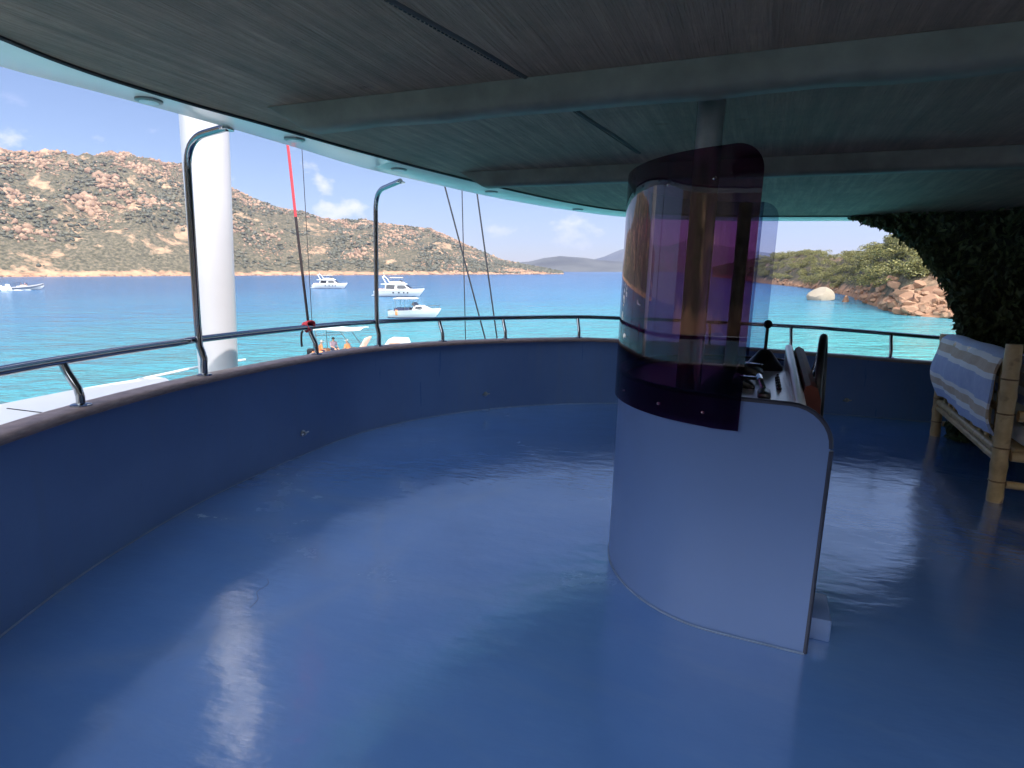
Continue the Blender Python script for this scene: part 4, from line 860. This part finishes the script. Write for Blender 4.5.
def flybridge_yacht(L, label, px, py, rz, top_canvas):
    t = thing('motor_yacht', label, 'yacht'); k = L / 13.0; Bm = 4.1 * k
    hm, fn = hull_mb(L, Bm, 2.05 * k, 1.45 * k); h_ = part('hull', hm, M['white_boat'], t, 50)
    part('waterline_stripe', stripe_mb(L, Bm, -.05, .14 * k), M['navy'], h_, 30)
    mb = MB()
    for x in (-1.2, .3, 1.6, 2.6):
        for s in (-1, 1): mb.lathe((x * k, s * Bm * (.49 - .012 * max(0, x)), 1.05 * k), [(.20 * k, -.03), (.20 * k, .05)], 12, (0, s, 0))
    part('porthole', mb, M['dark_glass'], h_)
    mb = MB(); tapered(mb, -L / 2 - .7 * k, -L / 2 + .2 * k, 1.7 * k, 1.75 * k, .30 * k, .42 * k, 0, 0, 1); part('swim_platform', mb, M['white_boat'], t)
    z0 = 1.5 * k; mb = MB(); tapered(mb, -3.6 * k, 3.6 * k, 1.62 * k, .95 * k, z0, 3.05 * k, .1, 2.1 * k, .86); dh = part('deckhouse', mb, M['white_boat'], t, 30)
    part('side_windows', side_window(-3.3 * k, -1.0 * k, 2.0 * k, 2.9 * k, 1.54 * k, .2, .0), M['dark_glass'], dh, 0)
    part('side_windows', side_window(-.4 * k, 2.3 * k, 2.15 * k, 2.75 * k, 1.42 * k, .35, .5), M['dark_glass'], dh, 0)
    mb = MB(); q = [(3.05 * k, -.8 * k, 2.1 * k), (3.05 * k, .8 * k, 2.1 * k), (1.75 * k, .9 * k, 2.98 * k), (1.75 * k, -.9 * k, 2.98 * k)]; mb.add([(x + .03, y, z + .03) for x, y, z in q] + q, [(0, 1, 2, 3), (7, 6, 5, 4), (0, 4, 5, 1), (1, 5, 6, 2), (2, 6, 7, 3), (3, 7, 4, 0)]); part('windscreen', mb, M['dark_glass'], dh, 0)
    mb = MB(); tapered(mb, -4.6 * k, 1.6 * k, 1.6 * k, 1.2 * k, 3.08 * k, 3.3 * k, .0, .1, 1.0); tapered(mb, -2.4 * k, 1.3 * k, 1.35 * k, 1.0 * k, 3.3 * k, 3.85 * k, .3 * k, .9 * k, .95); fb = part('flybridge', mb, M['white_boat'], t, 30)
    mb = MB(); tapered(mb, .2 * k, .7 * k, .9 * k, .8 * k, 3.85 * k, 4.15 * k, -.3 * k, .45 * k, .95); part('wind_deflector', mb, M['dark_glass'], fb, 30)
    mb = MB()
    for s in (-1, 1): mb.tube([(-3.2 * k, s * 1.45 * k, 3.3 * k), (-3.9 * k, s * 1.35 * k, 4.5 * k), (-4.3 * k, s * 1.0 * k, 4.95 * k)], [.16 * k, .13 * k, .1 * k], 8)
    mb.tube([(-4.3 * k, -1.0 * k, 4.95 * k), (-4.3 * k, 1.0 * k, 4.95 * k)], .12 * k, 8); mb.lathe((-4.2 * k, 0, 5.05 * k), [(.28 * k, 0), (.3 * k, .1 * k), (.2 * k, .25 * k)], 12); mb.tube([(-4.3 * k, .5 * k, 5 * k), (-4.6 * k, .5 * k, 6.2 * k)], .03, 5); part('radar_arch', mb, M['white_boat'], t)
    if top_canvas:
        mb = MB(); tapered(mb, -2.3 * k, .6 * k, 1.3 * k, 1.1 * k, 4.75 * k, 4.9 * k, .1, .25, .92); bt = part('bimini', mb, M['tan_canvas'], t, 30)
        mb = MB()
        for x in (-2.0, .2):
            for s in (-1, 1): mb.tube([(x * k, s * 1.15 * k, 3.5 * k), (x * k, s * 1.15 * k, 4.78 * k)], .03, 6)
        part('bimini_frame', mb, M['dull_steel'], bt)
    part('bow_rail', rail_mb(L, Bm, fn, .6 * k), M['dull_steel'], t)
    mb = MB(); tapered(mb, -L / 2 + .3 * k, -3.7 * k, 1.5 * k, 1.55 * k, 1.45 * k, 1.95 * k, .2, .1, .95); part('cockpit_seat', mb, M['pink_cushion'], t, 30)
    place(t, px, py, rz); return t
flybridge_yacht(13.0, 'white flybridge yacht anchored left of the second roof pole, nearest the far shore', 331, 288.5, R(-8), True)
flybridge_yacht(12.8, 'white flybridge yacht with dark windows anchored just right of the second roof pole', 400.5, 296.5, R(-9), True)
def cruiser():
    t = thing('cabin_cruiser', 'small white cabin cruiser with tan canopy, nearest of the anchored yachts', 'motor boat'); L = 7.4; Bm = 2.6
    hm, fn = hull_mb(L, Bm, 1.3, .95); h_ = part('hull', hm, M['white_boat'], t, 50)
    part('waterline_stripe', stripe_mb(L, Bm, -.05, .1), M['navy'], h_, 30)
    mb = MB(); tapered(mb, -.2, 2.5, 1.0, .45, 1.1, 1.72, .2, 1.3, .8); c = part('cabin', mb, M['white_boat'], t, 30)
    part('side_windows', side_window(.2, 1.4, 1.3, 1.6, .9, .4, .5), M['dark_glass'], c, 0)
    mb = MB(); tapered(mb, -.3, .25, .95, .85, 1.7, 2.15, .1, .38, .9); part('windscreen', mb, M['dark_glass'], c, 30)
    mb = MB(); tapered(mb, -2.9, .2, 1.1, 1.0, 2.62, 2.75, .15, .25, .9); bt = part('bimini', mb, M['tan_canvas'], t, 30)
    mb = MB()
    for x in (-2.6, -1.2, 0):
        for s in (-1, 1): mb.tube([(x, s * 1.1, 1.0), (x, s * 1.0, 2.65)], .025, 6)
    part('bimini_frame', mb, M['dull_steel'], bt)
    mb = MB(); tapered(mb, -2.9, -.6, 1.0, 1.0, .95, 1.35, .05, .05, .95); part('cockpit_seat', mb, M['navy'], t, 30)
    mb = MB(); mb.box((-2.4, -1.24, .75), (.35, .10, .75), None, .04); part('fender', mb, M['orange_cloth'], t)
    mb = MB(); mb.box((-3.85, 0, .5), (.5, .5, 1.1), None, .08); part('outboard_motor', mb, M['black'], t)
    part('bow_rail', rail_mb(L, Bm, fn, .45), M['dull_steel'], t); place(t, 416, 317.5, R(-10))
cruiser()
def body(name, parent, base, shirt, pose, hairm, head_cover=None, rz=0.0):
    """seated figure: one skinned mesh for the body, clothing and hair as children"""
    t = thing('person', *name, base) if False else None
def person(label, M_, pose_legs, shirt, hat, lean=0.0):
    # skeleton in metres, seated at z=0 facing +x
    J = {'hip': (0, 0, .0), 'waist': (lean * .1 - .02, 0, .18), 'chest': (lean * .3 - .02, 0, .40), 'neck': (lean * .42, 0, .55), 'head': (lean * .5 + .02, 0, .64), 'crown': (lean * .52 + .02, 0, .76)}
    Ed = [('hip', 'waist'), ('waist', 'chest'), ('chest', 'neck'), ('neck', 'head'), ('head', 'crown')]; Rr = {'hip': .14, 'waist': .12, 'chest': .14, 'neck': .055, 'head': .085, 'crown': .075}
    for s, n in ((-1, 'l'), (1, 'r')):
        J[n + 'sh'] = (lean * .36 - .01, s * .19, .47); J[n + 'el'] = (lean * .3 + .06, s * .25, .22); J[n + 'wr'] = (lean * .25 + .27, s * .17, .12); J[n + 'ha'] = (lean * .25 + .35, s * .15, .12)
        Rr.update({n + 'sh': .06, n + 'el': .042, n + 'wr': .03, n + 'ha': .036}); Ed += [('chest', n + 'sh'), (n + 'sh', n + 'el'), (n + 'el', n + 'wr'), (n + 'wr', n + 'ha')]
        J[n + 'th'] = (.08, s * .09, -.01); J[n + 'kn'] = (.44, s * .12, .04); J[n + 'an'] = (.50, s * .12, -.38); J[n + 'to'] = (.64, s * .13, -.42)
        Rr.update({n + 'th': .085, n + 'kn': .06, n + 'an': .04, n + 'to': .035}); Ed += [('hip', n + 'th'), (n + 'th', n + 'kn'), (n + 'kn', n + 'an'), (n + 'an', n + 'to')]
    keys = list(J); me = bpy.data.meshes.new('person'); me.from_pydata([J[k] for k in keys], [(keys.index(a), keys.index(b)) for a, b in Ed], [])
    o = bpy.data.objects.new('person', me); col.objects.link(o); o.modifiers.new('skin', 'SKIN'); o.modifiers.new('sub', 'SUBSURF').render_levels = 1; o.modifiers['sub'].levels = 1
    for i, k in enumerate(keys): me.skin_vertices[0].data[i].radius = (Rr[k], Rr[k])
    me.skin_vertices[0].data[0].use_root = True
    dg = bpy.context.evaluated_depsgraph_get(); m2 = bpy.data.meshes.new_from_object(o.evaluated_get(dg)); o.modifiers.clear(); o.data = m2; m2.shade_smooth()
    m2.materials.clear(); m2.materials.append(M['skin']); o.matrix_world = M_; tag(o, label, 'person'); BASE[o.name] = (0, 0, 0)
    def lath(prof, c): return MB().lathe(c, prof, 16)
    cx = lean * .3 - .02; mb = MB(); rings = [(.02, -.02, .165, .15), (cx * .3, .12, .15, .15), (cx * .7, .26, .145, .165), (cx, .38, .155, .20), (cx, .46, .12, .22), (lean * .4, .53, .07, .09)]
    v = [(c + a * math.cos(q), b * math.sin(q), z) for c, z, a, b in rings for q in np.linspace(0, 2 * math.pi, 16, endpoint=False)]
    mb.add(v, [(i * 16 + k, i * 16 + (k + 1) % 16, (i + 1) * 16 + (k + 1) % 16, (i + 1) * 16 + k) for i in range(5) for k in range(16)])
    for s in (-1, 1): mb.tube([(lean * .36 - .01, s * .19, .47), (lean * .33 + .03, s * .225, .34), (lean * .3 + .05, s * .245, .25)], [.085, .068, .062], 10)
    part('shirt', mb, shirt, o)
    mb = MB()
    for s in (-1, 1): mb.tube([(.0, s * .08, .01), (.12, s * .095, .01), (.34, s * .115, .035)], [.13, .11, .085], 12)
    part('shorts', mb, M['navy'], o)
    hc = (lean * .5 + .02, 0, .69); mb = MB(); mb.lathe((hc[0] - .012, 0, hc[2] - .02), [(.098, 0), (.105, .04), (.098, .085), (.07, .125), (.02, .142)], 16); part('cap' if hat else 'hair', mb, hat or M['hair'], o)
    if hat: mb = MB(); mb.box((hc[0] + .13, 0, hc[2] + .02), (.13, .15, .015), None, .006); part('cap_peak', mb, hat, o)
    mb = MB(); mb.lathe((hc[0] + .075, 0, hc[2] - .03), [(.018, 0), (.014, .02), (.004, .035)], 8, (1, 0, -.4)); part('nose', mb, M['skin'], o)
    return o
def tender():
    t = thing('tender', 'small open motor boat with white bimini and people behind the rail', 'motor boat'); L = 7.2; Bm = 2.5
    hm, fn = hull_mb(L, Bm, 1.45, .9); part('hull', hm, M['white_boat'], t, 50)
    mb = MB(); rows = [[(x, y, 2.55 + .10 * (1 - (y / 1.1) ** 2) + .05 * math.sin((x + 3.2) * 2)) for y in np.linspace(-1.05, 1.05, 9)] for x in np.linspace(-3.9, .1, 12)]; mb.slab(rows, .05); bt = part('bimini', mb, M['white_canvas'], t)
    mb = MB()
    for s in (-1, 1):
        mb.tube([(-2.9, s * 1.0, .9), (-2.95, s * 1.0, 2.55)], .03, 6); mb.tube([(-.2, s * 1.0, .95), (-1.3, s * 1.0, 2.55)], .03, 6); mb.tube([(-2.9, s * 1.0, 2.2), (-1.1, s * 1.0, 2.3)], .022, 6)
    part('bimini_frame', mb, M['dull_steel'], bt)
    mb = MB(); mb.box((-3.0, 0, .95), (.7, 1.9, .35), None, .1); part('stern_bench', mb, M['orange_cloth'], t)
    mb = MB(); mb.box((-1.0, 0, 1.0), (.6, 1.7, .4), None, .1); part('helm_seat', mb, M['orange_cloth'], t)
    mb = MB(); mb.box((.05, 0, 1.55), (.14, 1.5, 1.05), Matrix.Rotation(R(32), 3, 'Y'), .05); part('sun_backrest', mb, M['pink_cushion'], t)
    mb = MB(); tapered(mb, 1.2, 3.35, 1.0, .55, 1.0, 1.95, .7, .3, .75); c = part('cuddy', mb, M['white_boat'], t, 30)
    for sg in (-1, 1): mb = MB(); mb.box((2.3, sg * .70, 1.58), (.75, .08, .24), Matrix.Rotation(sg * -.12, 3, 'Z'), .02); part('hatch', mb, M['brown_hatch'], c)
    mb = MB(); mb.box((-3.75, 0, .75), (.45, .45, .9), None, .1); part('outboard_motor', mb, M['black'], t)
    place(t, 365, 366, R(-2)); bpy.context.view_layer.update(); T = t.matrix_world.copy()
    person('seated person in a mauve shirt with dark hair under the bimini', T @ Matrix.Translation((-2.0, -.45, 1.25)) @ Matrix.Rotation(R(-35), 4, 'Z'), None, M['mauve_cloth'], None, .1)
    person('person in orange and a white cap at the stern of the small boat', T @ Matrix.Translation((-2.9, -.5, 1.05)) @ Matrix.Rotation(R(20), 4, 'Z'), None, M['orange_cloth'], M['cap'], .25)
    person('person in orange and a white cap beside the salmon backrest', T @ Matrix.Translation((-.95, -.5, 1.12)) @ Matrix.Rotation(R(160), 4, 'Z'), None, M['orange_cloth'], M['cap'], .15)
tender()
def rib():
    t = thing('speedboat', 'fast inflatable speedboat throwing spray at far left', 'motor boat'); L = 11.5; Bm = 3.0
    hm, fn = hull_mb(L, Bm * .8, 1.1, .75); part('hull', hm, M['white_boat'], t, 50)
    for s in (-1, 1):
        pth = spline([(-L / 2, s * 1.2, .85), (-1, s * 1.35, .9), (2.2, s * 1.1, 1.05), (4.2, s * .65, 1.35), (5.5, s * .1, 1.75)], 20); mb = MB(); mb.tube([tuple(q) for q in pth], [.33] * 15 + [.32, .3, .27, .24, .2], 12); part('float_tube', mb, M['grey_tube'], t)
    mb = MB(); tapered(mb, -1.6, .4, .7, .6, .9, 1.75, .1, .4, .8); tapered(mb, -2.8, -1.9, .7, .7, .9, 1.5, .1, .1, .9); part('seats', mb, M['white_boat'], t, 30)
    mb = MB(); tapered(mb, -.5, .4, .6, .5, 1.75, 2.15, .2, .4, .9); part('windscreen', mb, M['dark_glass'], t, 30)
    mb = MB(); tapered(mb, -4.5, -2.2, 1.1, 1.1, 2.5, 2.58, 0, 0, .97)
    for x in (-4.2, -2.5):
        for s in (-1, 1): mb.tube([(x, s * 1.0, .9), (x, s * 1.0, 2.5)], .04, 6)
    part('t_top', mb, M['navy'], t, 30)
    for y in (-.45, .45): mb = MB(); mb.box((-6.0, y, .8), (.6, .5, 1.2), None, .1); part('outboard_motor', mb, M['black'], t)
    place(t, 27, 289.8, R(6)); t.rotation_euler = (0, R(-3), R(6)); bpy.context.view_layer.update(); T = t.matrix_world.copy()
    for x, y, lab, sh in ((-1.3, -.4, 'person in dark top seated aft on the far left speedboat', M['navy']), (.0, -.45, 'person in mauve top seated forward on the far left speedboat', M['mauve_cloth'])):
        person(lab, T @ Matrix.Translation((x, y, 1.75)), None, sh, None, .1)
    p = on_sea(27, 290.4); vs_ = []
    mb = MB()
    r = np.random.default_rng(5)
    c6 = Vector((math.cos(R(6)), math.sin(R(6)), 0)); s6 = Vector((-c6.y, c6.x, 0)); V, Fl = [], []
    for k in range(260):
        d = r.uniform(0, 1) ** 1.2; x = -5.6 - d * 22; wd = .6 + d * 3.2; q = p + c6 * x + s6 * (r.normal() * wd * .5); s = r.uniform(.15, .5) * (1 - .6 * d); V.append(lumps1[k % 20] * np.array([s * 2.2, s * 1.2, s * .8]) + np.array([q.x, q.y, .1 + abs(r.normal()) * (1.0 * math.exp(-d * 6)) + .0])); Fl.append(IF1)
    for k in range(45):
        x = r.uniform(-5.5, 0); sd_ = r.choice([-1, 1]); q = p + c6 * x + s6 * (sd_ * (1.2 + (3 - x) * .16 + r.normal() * .2)); s = r.uniform(.06, .17); V.append(lumps1[k % 20] * np.array([s * 2.5, s, s * .7]) + np.array([q.x, q.y, .08])); Fl.append(IF1)
    bulk('wake_foam', V, Fl, M['foam'], 'stuff', 60)
rib()

# ================================================================== AIR
hz = MB(); hz.box((0, 0, 250), (15000, 15000, 520)); ho = single('haze', hz, M['white'], kind='stuff', smooth=0); ho.data.materials.clear()
hm_ = bpy.data.materials.new('haze_air'); hm_.use_nodes = True; hnt = hm_.node_tree; hnt.nodes.clear(); ho_ = N(hnt, 'ShaderNodeOutputMaterial'); pv = N(hnt, 'ShaderNodeVolumePrincipled')
pv.inputs['Color'].default_value = (.54, .64, 1, 1); pv.inputs['Density'].default_value = .00010; pv.inputs['Anisotropy'].default_value = .2; hnt.links.new(pv.outputs[0], ho_.inputs['Volume']); ho.data.materials.append(hm_)
